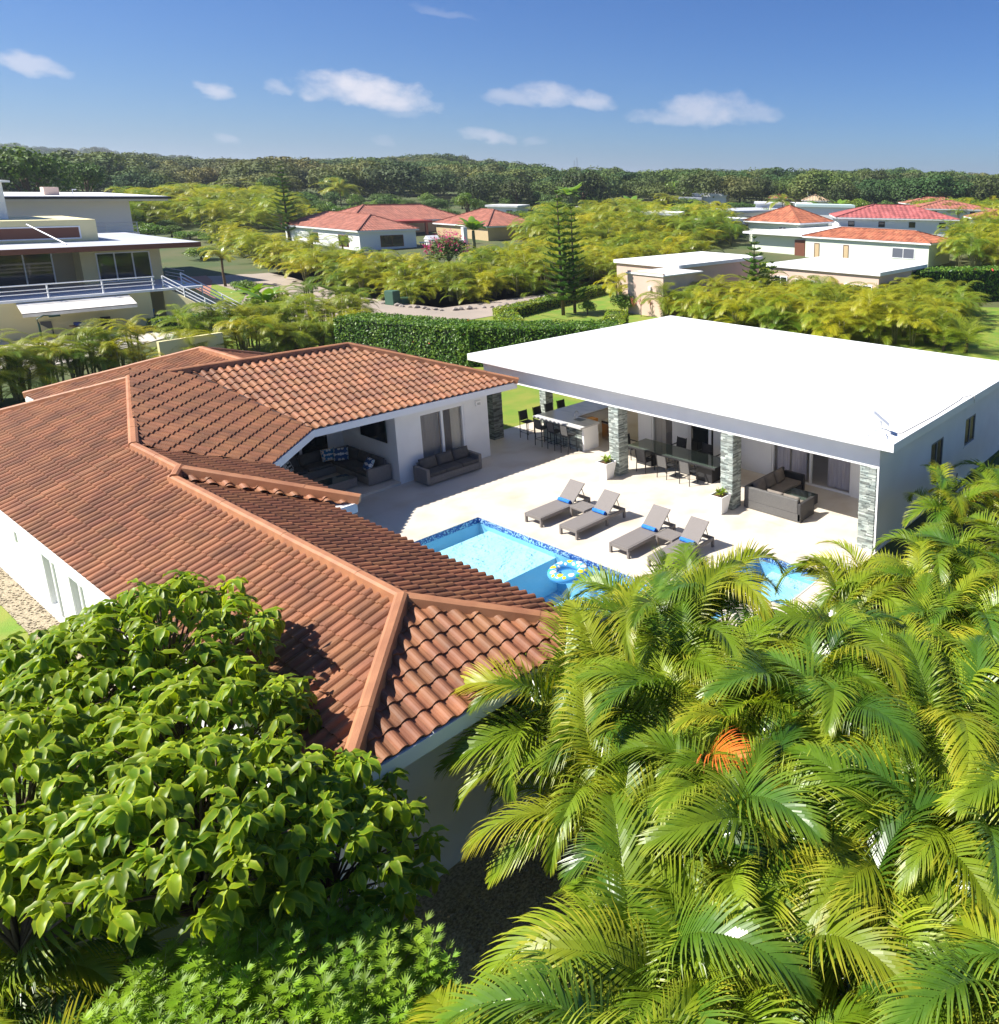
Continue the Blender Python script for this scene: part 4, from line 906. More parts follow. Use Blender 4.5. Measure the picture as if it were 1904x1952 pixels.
for (x,y) in spots:
    pj=proj(x,y,3.5); dist=math.hypot(x,y)
    h=1.9+.55*sm(4,9,dist)+r.uniform(-.35,.35)
    if 1480<pj[0]<1700 and pj[1]>1760: continue
    areca(lab_near,x,y,h,15 if dist<9 else 14)
for (x,y,h) in ((8.9,8.2,2.9),(9.5,8.5,3.1),(10.4,8.3,3.1),): areca(lab_near,x,y,h,15)
# right side palms by the shaded wall
for (x,y,h) in ((20.6,7.3,2.9),(22.2,6.4,2.6),(24.5,6.6,2.2),(27.5,6.0,2.4),(24,5.0,2.4),(29.5,5.2,2.2),(26.5,4.2,2.0)): areca('tall areca palm with pale arching fronds beside the shaded villa wall',x,y,h,14,group='areca palms along the shaded villa wall')
areca('dark green areca palm hanging over the gravel at the white end wall',7.6,8.7,2.0,9,group='areca palms at the white end wall',pal='neardk')
areca('smaller dark areca palm at the gravel, right of the white end wall',8.5,8.8,2.2,8,group='areca palms at the white end wall',pal='neardk')
for (x,y,h) in ((.9,10.5,1.6),(.5,9.6,1.4),(1.1,11.4,1.5),(.3,11.9,1.7),(1.7,9.7,1.3),(.1,10.6,1.5)): areca('arching palm with golden lower fronds below the big leaved tree',x,y,h,10,group='arching palms under the big leaved tree')
for (x,y,h,q_) in ((.6,13.2,1.6,'nearer the camera'),(1.0,14.2,1.7,'closer to the gravel path')): areca('shaded dark palm behind the big leaved tree, '+q_,x,y,h,9,group='shaded palms behind the big leaved tree',pal='neardk')
for (x,y,q_) in ((3.5,5.1,'touching it'),(4.3,5.0,'toward the gravel')): areca('low green palm right of the feathery shrub, '+q_,x,y,1.35,10,group='low palms beneath the feathery shrub')
def lone_frond(label,px_,py_,z,az,kind,sc_=1,pitch=0):
    x,y=at(px_,py_,z); f=bpy.data.objects.new('palm_frond',r.choice(FM)[kind]); col.objects.link(f); f.location=(x,y,z); f.rotation_euler=(0,pitch,az); f.scale=(sc_,)*3; tag(f,label,'palm frond')
# ---- big leaved tree
def noni_leaf(r):
    l=.31;w_=.118; V=[];Fc=[];T=[]; n_=7; cv=r.uniform(.6,1.5); ph=r.random()*6
    for i in range(n_):
        t=i/(n_-1); ww=w_/2*math.sin(math.pi*min(1,(.03+.97*t)**.85))**.95*(1.0 if t<.97 else .0); 
        a=cv*t; x=l*(math.sin(a)/cv if cv>.01 else t); z=-l*(1-math.cos(a))/cv
        wav=.016*math.sin(t*13+ph)
        for s_ in (-1,0,1):
            V.append((x,s_*ww,z+(.028*abs(s_)*math.sin(math.pi*t) + wav*abs(s_) if s_ else 0))); T.append(abs(s_)*.95+.05*t)  # margin value paints the yellow of lit leaf edges into the colour
    for i in range(n_-1):
        for k in (0,1): a=i*3+k; Fc.append((a,a+3,a+4,a+1))
    return np.array(V),Fc,T
tree=thing('broadleaf_tree','big glossy leaved tree with drooping bright green leaves in front of the tiled roof','tree',(3.0,10.2,0))
LV=[noni_leaf(r) for k in range(5)]
ell=[((3.6,13.1,3.95),(1.5,1.5,1.0),120),((2.7,13.6,3.6),(1.3,1.4,1.0),90),((2.6,9.6,3.15),(1.6,1.6,1.25),230),((1.5,11.6,3.3),(1.6,1.7,1.2),150),((3.7,9.0,2.45),(1.2,1.3,1.35),150),((1.2,10.6,2.9),(1.3,1.3,1.1),110),((3.2,11.2,3.4),(1.4,1.4,1.0),120)]
leaves=[]; br=MB(); tips=[]
for (c,rr,n_) in ell:
    for k in range(int(n_*1.6)):
        while True:
            v=np.array([r.gauss(0,1),r.gauss(0,1),r.gauss(.25,1)]); v/=np.linalg.norm(v)
            if v[2]>-.45: break
        s_=r.uniform(.62,1.03); p=np.array(c)+v*np.array(rr)*s_; 
        if p[0]>4.5 and p[1]>9.6 and p[2]<3.4: continue
        pj=proj(*p)
        if pj[1]>1760+.12*max(0,pj[0]-450) or (pj[1]>1730 and pj[0]<170): continue
        tips.append((p,v,np.array(c)))
for p,v,c in tips:
    m_=r.choice((5,6,7,8)); a0=r.random()*6.28; vv=r.random()
    for q in range(m_):
        Vv,Fc,T=r.choice(LV); az=a0+q*2.4; tilt=r.uniform(-.35,1.05); s_=r.uniform(.7,1.08)
        leaves.append((xf(Vv,az,p+np.array([0,0,r.uniform(-.04,.04)]),s_,tilt),Fc,T,min(1,max(0,vv*.5+r.random()*.5))))
    if r.random()<.3:
        mid=(p*.55+c*.45)+np.array([r.uniform(-.15,.15),r.uniform(-.15,.15),-.15]); br.tube([tuple(c-np.array([0,0,.5])),tuple(mid),tuple(p)],[.022,.016,.008],4)
leaves.sort(key=lambda q:np.linalg.norm(q[0].mean(0)-np.array([0,0,CAMZ])))
crown=obj('crown',br,bark,tree,world=True,smooth=True,fix=False)
for V,Fc,T,vv in leaves[:290]:
    c_=V.mean(0); me=to_mesh('leaf',V,Fc,T,F['big'],var=[vv]*len(V),smooth=True); o=bpy.data.objects.new('leaf',me); col.objects.link(o); o.parent=crown
mb_=MB()
for V,Fc,T,vv in leaves[290:]: mb_.add(V,Fc,tip=T,var=vv)
o=obj('leaves',mb_,F['big'],None,smooth=True,fix=False,kind='stuff'); o.parent=crown
tk=MB(); tk.tube([(3.0,10.2,0),(2.9,10.1,1.2),(3.1,10.3,2.2)],[.16,.13,.10],8)
for (c,rr,n_) in ell: tk.tube([(3.0,10.2,1.6),((3+c[0])/2,(10.2+c[1])/2,(1.9+c[2])/2-.1),(c[0],c[1],c[2]-.4)],[.085,.06,.035],6)
obj('trunk',tk,bark,tree,world=True,smooth=True,fix=False)
# ---- feathery shrub
fs_=thing('feathery_shrub','fine feathery yellow green shrub below the big leaved tree','shrub',(2.6,7.0,0))
mb_=MB(); tw=MB()
for k in range(560):
    th=r.random()*6.28; q=r.random()**.5; x=2.65+1.05*q*math.cos(th)+.8*q*math.sin(th); y=7.95-1.5*q*math.cos(th)+.6*q*math.sin(th); top=2.5-.6*q*q+r.uniform(-.55,.15)
    base=np.array([x,y,top]); ln=r.uniform(.25,.5); az=r.random()*6.28; dirx=np.array([.35*math.cos(az),.35*math.sin(az),1.]); dirx/=np.linalg.norm(dirx)
    tw.tube([tuple(base-dirx*.45),tuple(base+dirx*ln)],[.006,.002],3)
    vv=r.random()
    for j in range(10):
        p=base+dirx*ln*j/10; a2=az+j*2.4
        for s_ in (-.55,-.25,0,.25,.55):
            aa=a2+s_*1.3; d=np.array([math.cos(aa),math.sin(aa),.35]); l=.12*(1-.35*abs(s_)); sd_=np.array([-math.sin(aa),math.cos(aa),0])*.009
            b_=p+np.array([math.cos(a2),math.sin(a2),.2])*.03
            mb_.add([b_,b_+d*l*.5+sd_,b_+d*l,b_+d*l*.5-sd_],[(0,1,2,3)],var=vv)
obj('twigs',tw,palmtrunk,fs_,world=True,fix=False); obj('foliage',mb_,F['feath'],fs_,world=True,fix=False,kind='stuff')
# ---- hedges: leaf covered boxes
def leafbox(name,label,cat,segs,h,wid,mt,dens,ls,core,group=None,flowers=0,lump=.12,z0=0):
    t=thing(name,label,cat,(segs[0][0],segs[0][1],z0),0,group); cb_=MB(); lf=MB(); fl_=MB()
    for (x0,y0),(x1,y1) in zip(segs[:-1],segs[1:]):
        L_=math.hypot(x1-x0,y1-y0); a=math.atan2(y1-y0,x1-x0); ca,sa=math.cos(a),math.sin(a); e_=wid*.22; x0-=ca*e_; y0-=sa*e_; L_+=2*e_
        def W(s,q,z): return np.array([x0+ca*s-sa*q,y0+sa*s+ca*q,z+z0])
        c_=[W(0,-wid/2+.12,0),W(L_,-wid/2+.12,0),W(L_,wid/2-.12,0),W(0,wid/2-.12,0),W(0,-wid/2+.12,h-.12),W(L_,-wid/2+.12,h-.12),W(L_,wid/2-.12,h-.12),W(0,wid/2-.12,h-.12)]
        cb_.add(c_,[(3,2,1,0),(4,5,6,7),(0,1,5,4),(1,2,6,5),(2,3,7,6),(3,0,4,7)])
        for face,area in (('t',L_*wid),('a',L_*h),('b',L_*h),('c',wid*h),('d',wid*h)):
            for k in range(int(area*dens)):
                s_=r.random()*L_; q=(r.random()-.5)*wid; z=r.random()*h; off=r.uniform(-.10,.03)+lump*(math.sin(s_*2.1+z)*math.sin(q*2.+z*1.7+1)*.5)
                nrm={'t':(0,0,1),'a':(sa,-ca,0),'b':(-sa,ca,0),'c':(-ca,-sa,0),'d':(ca,sa,0)}[face]
                p={'t':W(s_,q,h),'a':W(s_,-wid/2,z),'b':W(s_,wid/2,z),'c':W(0,q,z),'d':W(L_,q,z)}[face]+np.array(nrm)*off
                n2=np.array(nrm)+np.array([r.gauss(0,.6),r.gauss(0,.6),r.gauss(.25,.5)]); n2/=np.linalg.norm(n2)
                u=np.cross(n2,[r.gauss(0,1),r.gauss(0,1),r.gauss(0,1)]); u/=np.linalg.norm(u)+1e-9; v=np.cross(n2,u); l=ls*r.uniform(.7,1.3)
                tgt=fl_ if r.random()<flowers else lf
                tgt.add([p-u*l,p-v*l*.5,p+u*l,p+v*l*.5],[(0,1,2,3)],var=r.random())
    obj('branches',cb_,core,t,world=True,fix=False); obj('foliage',lf,mt,t,world=True,fix=False,kind='stuff')
    if fl_.v: obj('blossoms',fl_,F['red'],t,world=True,fix=False,kind='stuff')
    return t
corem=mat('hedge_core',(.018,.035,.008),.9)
leafbox('trimmed_hedge','tall clipped dark green hedge with a flat bright top behind the white roof','hedge',[(26.0,48.8),(28.6,40.6),(33.8,34.6)],2.35,2.6,F['hedge'],150,.085,corem,flowers=.0012)
leafbox('trimmed_hedge','low clipped yellow green hedge along the curving road','hedge',[(36.5,47.0),(39.6,52.2),(47,54.6),(54.9,57.2)],.85,1.5,F['lhedge'],90,.09,corem)
leafbox('trimmed_hedge','low clipped hedge linking the tall hedge with the palm filled garden','hedge',[(34.2,35.4),(43.5,43.4)],1.1,1.6,F['lhedge'],90,.09,corem)
leafbox('trimmed_hedge','clipped dark hedge beyond the lawn at the right','hedge',[(70,31),(82,22),(90,12)],3.2,3.0,F['hedge'],40,.15,corem,flowers=.004)
leafbox('trimmed_hedge','thin green hedge between the pink house and the pale house','hedge',[(82,60),(88,32)],1.2,1.6,F['lhedge'],40,.15,corem)
leafbox('garden_shrub','rounded green shrub bed beside the yellow stairway','shrub',[(21.0,65.8),(24.5,66.2)],.9,1.4,F['hedge'],90,.10,corem)
# ---- palm crowns for the hedges, merged per palm
def crown_mesh(name,mt,nf,L_,seed,n=13,seg=2,lw=.075,ll=.5,a0=(.5,1.35),a1=(-1.3,-.3),droop=.8,low=.9):
    rr=random.Random(seed); V=[];Fc=[];T=[]
    for k in range(nf):
        g_=frond_arr(rr,L=L_*rr.uniform(.75,1.1),n=n,ll=ll,lw=lw,a0=rr.uniform(*a0),a1=rr.uniform(*a1),vee=.35,droop=droop,seg=seg,sweep=rr.uniform(-.3,.3))
        o=len(V); v=xf(g_[0],k*2.4+rr.uniform(-.3,.3),(rr.uniform(-.2,.2),rr.uniform(-.2,.2),rr.uniform(-low,.1))); V.extend(v); Fc.extend([tuple(i+o for i in f) for f in g_[1]]); T.extend(g_[2])
    return to_mesh(name,V,Fc,T,mt)
CM=[crown_mesh('crown',F['mid'],25,1.7,k,n=30,lw=.038,ll=.48) for k in range(7)]
CG=[crown_mesh('crown',F['midg'],25,1.75,k+20,n=30,lw=.038,ll=.5) for k in range(5)]
CC=[crown_mesh('crown',F['coco'],18,3.4,k+40,n=30,lw=.07,ll=.9,a0=(.1,1.35),a1=(-1.1,-.2),low=.2) for k in range(3)]
CD=[crown_mesh('crown',F['midg'],34,.95,k+60,n=12,lw=.05,ll=.42,a0=(-.2,1.45),a1=(-.5,.3),droop=.2,low=.2) for k in range(2)]
sm_=MB()
for k in range(5): a=k*1.26; sm_.tube([(.12*math.cos(a),.12*math.sin(a),0),(.3*math.cos(a),.3*math.sin(a),1)],[.05,.04],5)
STEM=sm_.mesh('stem',palmtrunk,True)
TRUNK=MB().tube([(0,0,0),(.06,.02,.5),(0,0,1)],[.13,.1,.09],8).mesh('trunk',bark,True)
def palm(label,x,y,h,cm,group,tm=STEM,s=1.,name='hedge_palm',cat='palm'):
    z=terr(x,y)-.03; t=thing(name,label,cat,(x,y,z),r.random()*6.28,group)
    c=bpy.data.objects.new('crown',cm); col.objects.link(c); c.parent=t; c.location=(0,0,h); c.scale=(s,s,s*r.uniform(.85,1.1))
    k=bpy.data.objects.new('stem' if tm is STEM else 'trunk',tm); col.objects.link(k); k.parent=t; k.scale=(1,1,h) ; return t
def fill(poly,step,hr,cms,label,group,s=(.9,1.15),z=0,world=False,skip=None,name='hedge_palm'):
    pl=poly if world else [at(a,b,z) for a,b in poly]; x0=min(p[0] for p in pl);x1=max(p[0] for p in pl);y0=min(p[1] for p in pl);y1=max(p[1] for p in pl); n_=0
    y=y0;j=0
    while y<=y1:
        x=x0+(j%2)*step/2
        while x<=x1:
            qx,qy=x+r.uniform(-.3,.3)*step,y+r.uniform(-.3,.3)*step
            if inpoly((qx,qy),pl) and not(skip and skip(qx,qy)): palm(label,qx,qy,r.uniform(*hr),r.choice(cms),group,s=r.uniform(*s),name=name); n_+=1
            x+=step
        y+=step*.87; j+=1
    return n_
def alongline(pts,step,hr,cms,label,group,s=(.85,1.1),jit=.35,name='screen_palm'):
    P_=[at(a,b,0) for a,b in pts]
    for (x0,y0),(x1,y1) in zip(P_[:-1],P_[1:]):
        L_=math.hypot(x1-x0,y1-y0); n_=max(1,round(L_/step))
        for k in range(n_): t=(k+r.random()*.6)/n_; palm(label,x0+(x1-x0)*t+r.uniform(-jit,jit),y0+(y1-y0)*t+r.uniform(-jit,jit),r.uniform(*hr),r.choice(cms),group,s=r.uniform(*s),name=name)
g1='areca palms of the hedge between the yellow house and the tiled roof'
l1='green areca palm in the hedge behind the tiled house'
alongline([(-60,800),(0,775),(120,745),(285,712)],.8,(1.0,2.3),CM[:5]+CG[:3],l1,g1,s=(.9,1.2))
alongline([(-60,780),(60,745),(200,720),(280,700)],.95,(1.6,2.9),CM[:5]+CG[:3],l1,g1,s=(.9,1.2))
alongline([(355,700),(430,683),(560,668),(690,652)],.7,(.7,2.1),CM[:5]+CG[:3],l1,g1,s=(1.0,1.35))
alongline([(360,680),(480,660),(600,645),(715,632)],1.0,(1.5,2.8),CG+CM[:3],l1,g1,s=(1.0,1.35))
alongline([(480,632),(560,625),(640,618),(700,612)],1.3,(2.0,3.0),CM[:3]+CG,l1,g1)
g2='golden areca palms of the hedge along the road'
l2='golden green areca palm in the thick hedge along the curving road'
rhouse=lambda x,y:(60<x<97 and y>111.0) or (71<x<84 and y>108)
fill([(405,474),(480,505),(560,532),(650,560),(760,574),(850,582),(950,575),(1040,558),(1120,545),(1250,520),(1330,505),(1330,485),(1180,488),(1060,500),(960,510),(900,520),(820,538),(700,532),(600,512),(520,490),(450,472)],2.12,(.9,3.0),CM*2+CG[:4],l2,g2,s=(1.1,1.65),skip=lambda x,y:rhouse(x,y) or 812<proj(x,y,0)[0]<905 and proj(x,y,0)[1]<550)
g3='areca palms in the garden before the pink house'
fill([(1262,612),(1330,622),(1450,640),(1560,655),(1700,668),(1800,660),(1840,640),(1845,600),(1760,580),(1690,586),(1560,580),(1480,582),(1330,595)],2.1,(1.2,2.3),CM+CG[:2],'areca palm in the garden between the white roof and the pink house',g3,s=(1.2,1.7),name='garden_palm')
g4='areca palms beside the pale house on the right'
fill([(1830,520),(1950,525),(2100,530),(2100,470),(1960,462),(1840,470),(1810,485)],3.6,(2.2,4.2),CM+CG,'tall areca palm in the grove right of the pale house',g4,s=(1.9,2.5),name='grove_palm')
fill([(1730,448),(1830,452),(1980,450),(1980,436),(1830,432),(1740,436)],4.0,(3,4.5),CM+CG,'areca palm in the row behind the pale house',g4+' row',s=(1.5,2.0),name='row_palm')
g5='areca palms of the belt beyond the road'
fill([(1010,500),(1040,500),(1180,486),(1330,480),(1400,478),(1400,450),(1330,440),(1180,436),(1040,448),(1010,470)],3.6,(1.2,4.2),CM+CG,'areca palm in the green belt beyond the tall pine',g5,s=(2.0,2.6),name='belt_palm',skip=lambda x,y:(x<98 and y>112))
g6='areca palms lining the left end of the road'
fill([(215,462),(300,455),(395,460),(470,462),(560,458),(600,448),(540,420),(420,415),(300,425),(220,440)],4.8,(1.6,4.4),CM+CG,'areca palm in the planting behind the yellow house',g6,s=(2.0,2.9),name='roadside_palm')
palm('small palm with a curved crown standing alone on the verge by the road',*at(430,546),2.9,CC[0],None,TRUNK,.72,'palm_tree')
palm('coconut palm rising behind the red roofed house',*at(655,432),5.5,CC[1],None,TRUNK,1.7,'palm_tree')
palm('coconut palm with wide drooping fronds left of the pale house',*at(1340,505),1.6,CC[2],None,TRUNK,1.25,'palm_tree')
palm('grey green coconut palm behind the yellow house',*at(345,440),4.2,CC[0],None,TRUNK,1.5,'palm_tree')
palm('small fresh green palm in front of the red roofed house',*at(655,490),2.2,CG[1],None,TRUNK,1.3,'palm_tree')
palm('feathery round palm beside the pine and the red roof',*at(597,480),1.4,CD[0],None,TRUNK,2.2,'palm_tree')
palm('leaning palm in front of the pink wall',*at(1180,580),2.0,CM[2],None,STEM,1.5,'palm_tree')
palm('bright palm at the corner of the pink wall',*at(1200,560),2.4,CG[2],None,STEM,1.4,'palm_tree')
for (px_,py_,s_) in ((1798,668,1.25),(1840,672,1.3)):
    x,y=at(px_,py_); palm('short fan crowned palm on the lawn edge, %s of the pair'%('nearer the white roof' if px_<1810 else 'farther along the lawn'),x,y,1.05,CD[px_>1810],'pair of short palms at the lawn edge',TRUNK,s_*1.6,'palm_tree')
for (px_,py_) in ((1180,458),(1490,440),(1275,440)): 
    x,y=at(px_,py_); palm('tall coconut palm among the gardens of the distant villas',x,y,4.5,CC[px_%3],'coconut palms among the distant villas',TRUNK,1.5,'palm_tree')
# banana plants
def banana(label,x,y,h,n_,s,group=None):
    z=terr(x,y); t=thing('banana_plant',label,'banana plant',(x,y,z-.03),0,group); 
    for k in range(n_):
        V=[];Fc=[];T=[]; L_=s*r.uniform(.8,1.1); a0=r.uniform(.8,1.45); a1=a0-r.uniform(.9,2.0); p=np.zeros(3); m_=9
        for i in range(m_+1):
            q=i/m_; a=a0+(a1-a0)*q; ww=.18*s*math.sin(math.pi*min(1,max(.03,q*1.0)))**.5 if q>.12 else .02
            for s_ in (-1,0,1): V.append((p[0],s_*ww,p[2]-(.25*ww if s_ else 0)+(r.uniform(-.04,.04) if s_ else 0))); T.append(abs(s_)*.5)
            p=p+np.array([math.cos(a),0,math.sin(a)])*L_/m_
        for i in range(m_):
            for q in (0,1): a=i*3+q; Fc.append((a,a+3,a+4,a+1))
        me=to_mesh('leaf',xf(np.array(V),k*2.4+r.uniform(-.3,.3),(0,0,h)),Fc,T,F['ban'],smooth=True); o=bpy.data.objects.new('leaf',me); col.objects.link(o); o.parent=t
    obj('stem',MB().tube([(0,0,0),(0,0,h+.2)],[.1*s,.06*s],7),palmtrunk,t,smooth=True)
banana('banana plant with upright pale leaves in the hedge by the stairway',*at(517,640),2.3,8,2.0)
banana('tattered banana plant nearer the yellow house stairs',*at(490,628),2.5,6,1.7)
banana('fan shaped traveller palm beside the red roofed house',*at(905,486),3.0,13,3.2)
banana('grey fan shaped palm above the distant garden',*at(1090,432),4.4,16,5.2)
banana('large leaved banana plant in the far garden',*at(1205,440),3.0,12,4.5)
banana('banana plant in front of the rose roofed house',*at(1597,440),3.0,9,3.8)
# norfolk pines
def norfolk(label,x,y,h,rad_,seed,tiers=16,lean=0):
    rr=random.Random(seed); z=terr(x,y); t=thing('norfolk_pine',label,'pine tree',(x,y,z-.03)); tk=MB().tube([(0,0,0),(lean*h*.5,0,h*.5),(lean*h*.7,0,h)],[h*.016,h*.011,.02],7); obj('trunk',tk,bark,t,smooth=True,fix=False)
    lf=MB(); bb=MB()
    for i in range(tiers):
        q=i/(tiers-1); zz=h*(.14+.85*q); R=rad_*(1-q)**.75*rr.uniform(.85,1.08)+.12; nb=6 if q<.85 else 5; a0=rr.random()*6
        for k in range(nb):
            a=a0+2*math.pi*k/nb+rr.uniform(-.15,.15); Rb=R*rr.uniform(.82,1.08); m_=max(4,int(Rb/.15)); ox=lean*h*.6*q
            P_=[np.array([ox+Rb*j/m_*math.cos(a),Rb*j/m_*math.sin(a),zz+Rb*(.12*(j/m_)+.18*(j/m_)**2)-.06*Rb]) for j in range(m_+1)]
            bb.tube([tuple(P_[0]),tuple(P_[-1])],[.03,.012],4); sd_=np.array([-math.sin(a),math.cos(a),0]); fw=np.array([math.cos(a),math.sin(a),0])
            for j in range(1,m_+1):
                l=.14+.30*math.sin(math.pi*min(1,.15+.85*j/m_))*min(1,Rb/1.2)
                for s_ in (-1,1):
                    d=sd_*s_*.85+fw*.5; e=P_[j]+d*l+np.array([0,0,.10]); w_=fw*.05+np.array([0,0,.02]); lf.add([P_[j]-w_,P_[j]+w_,e+w_*.6,e-w_*.6],[(0,1,2,3)],var=rr.random()); lf.add([P_[j]+np.array([0,0,-.03]),P_[j]+np.array([0,0,.06]),e+np.array([0,0,.08]),e],[(0,1,2,3)],var=rr.random())
    obj('branches',bb,bark,t,fix=False); obj('foliage',lf,F['pine'],t,fix=False,kind='stuff'); return t
def top_h(x,y,py):    # height whose top projects to image row py
    lo,hi=0,40
    for _ in range(30):
        m_=(lo+hi)/2
        if proj(x,y,m_)[1]>py: lo=m_
        else: hi=m_
    return lo
for (lb,px_,py_,pt,rr_,sd_,tr_) in (('tall norfolk pine standing on the lawn edge beside the low hedge',1074,601,365,1.75,1,16),('dark norfolk pine left of the red roofed house',553,470,322,2.9,2,17),('slimmer norfolk pine just behind the tallest one',1096,597,395,1.4,3,15),('young norfolk pine with open tiers before the pink house',1436,585,452,1.75,4,11),('shorter norfolk pine beside the open tiered one',1470,580,500,1.4,5,8)):
    x,y=at(px_,py_); norfolk(lb,x,y,top_h(x,y,pt),rr_,sd_,tr_,lean=-.02 if sd_==1 else 0)
# broadleaf trees
def tree_crown(name,mt,seed,nb=16,nl=900,ls=.09,flat_=.7,hollow=.5):
    rr=random.Random(seed); mb_=MB(); blobs=[]
    for k in range(nb):
        a=rr.random()*6.28; e=rr.uniform(-.25,1.3); q=rr.uniform(.35,.72); blobs.append((np.array([math.cos(a)*math.cos(e)*q,math.sin(a)*math.cos(e)*q,math.sin(e)*q*flat_]),rr.uniform(.26,.44)))
    blobs.append((np.zeros(3),.55))
    V=[];Fc=[];A=[]
    for k in range(nl):
        c,R=rr.choice(blobs); v=np.array([rr.gauss(0,1),rr.gauss(0,1),rr.gauss(.2,1)]); v/=np.linalg.norm(v); p=c+v*R*rr.uniform(.72,1.05)*np.array([1,1,.8]); n2=v+np.array([rr.gauss(0,.5),rr.gauss(0,.5),rr.gauss(.2,.5)]); n2/=np.linalg.norm(n2)
        u=np.cross(n2,[rr.gauss(0,1),rr.gauss(0,1),rr.gauss(0,1)]); u/=np.linalg.norm(u)+1e-9; w_=np.cross(n2,u); l=ls*rr.uniform(.6,1.3); o=len(V)
        V+= [p-u*l,p-w_*l*.6,p+u*l,p+w_*l*.6]; Fc.append((o,o+1,o+2,o+3)); A+= [rr.random()]*4
    mb_.v=[tuple(q) for q in V]; mb_.f=Fc; mb_.at={'var':A}; return mb_.mesh(name,mt)
TC={'tree':[tree_crown('crown',F['tree'],k,nl=2600,ls=.05) for k in range(3)],'bright':[tree_crown('crown',F['treeb'],k+9,nl=2600,ls=.05) for k in range(3)],'dark':[tree_crown('crown',F['treed'],k+19,nb=22,nl=3400,ls=.045,flat_=.62) for k in range(3)]}
tb=MB(); tb.tube([(0,0,0),(.02,0,.5),(0,0,1)],[.07,.05,.04],6)
for k in range(5): a=k*1.26; tb.tube([(0,0,.55),(.2*math.cos(a),.2*math.sin(a),.85),(.45*math.cos(a),.45*math.sin(a),1.15)],[.035,.025,.01],5)
TTR=tb.mesh('trunk',bark,True)
def broad(label,px_,pt,pb,wpx,r_,kind,group=None,name='garden_tree',cat='tree'):
    x,y,_=at_r(px_,pb,r_); z=terr(x,y)-.1; zt=top_h(x,y,pt); h=max(1.5,zt-z); dep=-(ROT.T@np.array([x,y,z-CAMZ]))[2]; R=wpx/2*dep/FPX
    t=thing(name,label,cat,(x,y,z),r.random()*6.28,group); c=bpy.data.objects.new('crown',r.choice(TC[kind])); col.objects.link(c); c.parent=t
    ch=max(.45*h,min(R*1.5,.85*h)); c.scale=(R,R,ch/1.35); c.location=(0,0,h-ch*.62); k=bpy.data.objects.new('trunk',TTR); col.objects.link(k); k.parent=t; k.scale=(R*.9,R*.9,max(.3,h-ch*.6)); return t,c
t0,crownsrc=broad('round dark olive tree standing proud of the far wood',1112,310,400,112,215,'dark')
broad('wide dark tree left of the round olive tree',905,320,400,95,215,'dark'); broad('dark spreading tree beside the round olive tree',985,328,395,80,222,'dark')
for (px_,pt,pb,w_,rr_,kd,lb) in ((1410,322,392,82,250,'dark','dark tree behind the small white cube house'),(1452,325,395,70,245,'dark','dark rounded tree next to the cube house'),(1608,336,392,78,230,'dark','dark brown tree behind the orange tiled pyramid roof'),(1667,308,382,84,280,'dark','tall dark tree over the red roofs'),(1745,318,385,80,285,'dark','dark tree above the farthest red roof'),(1820,325,392,90,270,'dark','dark spreading tree at the right edge of the wood'),(1885,322,395,100,240,'dark','very dark tree at the right edge of the photo'),(1370,322,385,60,300,'tree','green tree at the edge of the wood near the cube house'),
    (1310,330,388,90,255,'bright','bright green spreading tree before the wood'),(890,362,405,46,165,'bright','small bright green tree above the red roofs'),(60,268,390,150,150,'tree','large wind swept tree behind the yellow house'),(170,300,392,90,165,'tree','dark green tree left behind the white neighbour house'),(-60,262,390,140,150,'tree','tall tree at the far left edge')): broad(lb,px_,pt,pb,w_,rr_,kd)
gt='leafy trees between the gardens and the wood'
for k in range(170):
    px_=r.uniform(150,1900); rr_=r.uniform(150,235); b_=0
    x,y,_=at_r(px_,400,rr_)
    if (58<x<104 and 108<y<160) : continue
    if px_>1150 and rr_<215 and r.random()<.7: continue
    pb=proj(x,y,terr(x,y))[1]; broad('leafy tree between the gardens and the far wood',px_,pb-r.uniform(18,42),pb,r.uniform(34,80),rr_,r.choice(('tree','bright','bright','tree')),gt)
# shrubs
def bush(label,px_,pb,w_,h_,kind='bright',r_=None,group=None):
    x,y=at(px_,pb); r2=math.hypot(x,y); return broad(label,px_,pb-h_,pb,w_,r2,kind,group,'shrub','shrub')
bush('leafy shrub at the corner of the pink wall',1192,598,62,46); bush('shrub hiding the foot of the yellow house beside the driveway',385,500,70,35,'bright'); bush('low shrub below the lone palm on the verge',465,560,60,26,'bright'); bush('dark shrub under the banana plants',500,610,90,50,'tree')
for k,(px_,pb) in enumerate(((1000,446),(940,440),(905,445),(1040,455),(800,425),(520,452),(1520,432),(1480,425),(1655,428),(1580,420),(1250,425),(1160,430),(1030,440),(420,452),(480,440),(300,450),(250,455),(1880,430),(1780,430),(1330,432))): bush('round green shrub in the far gardens',px_,pb,r.uniform(50,90),r.uniform(16,30),'bright',group='round shrubs in the far gardens')
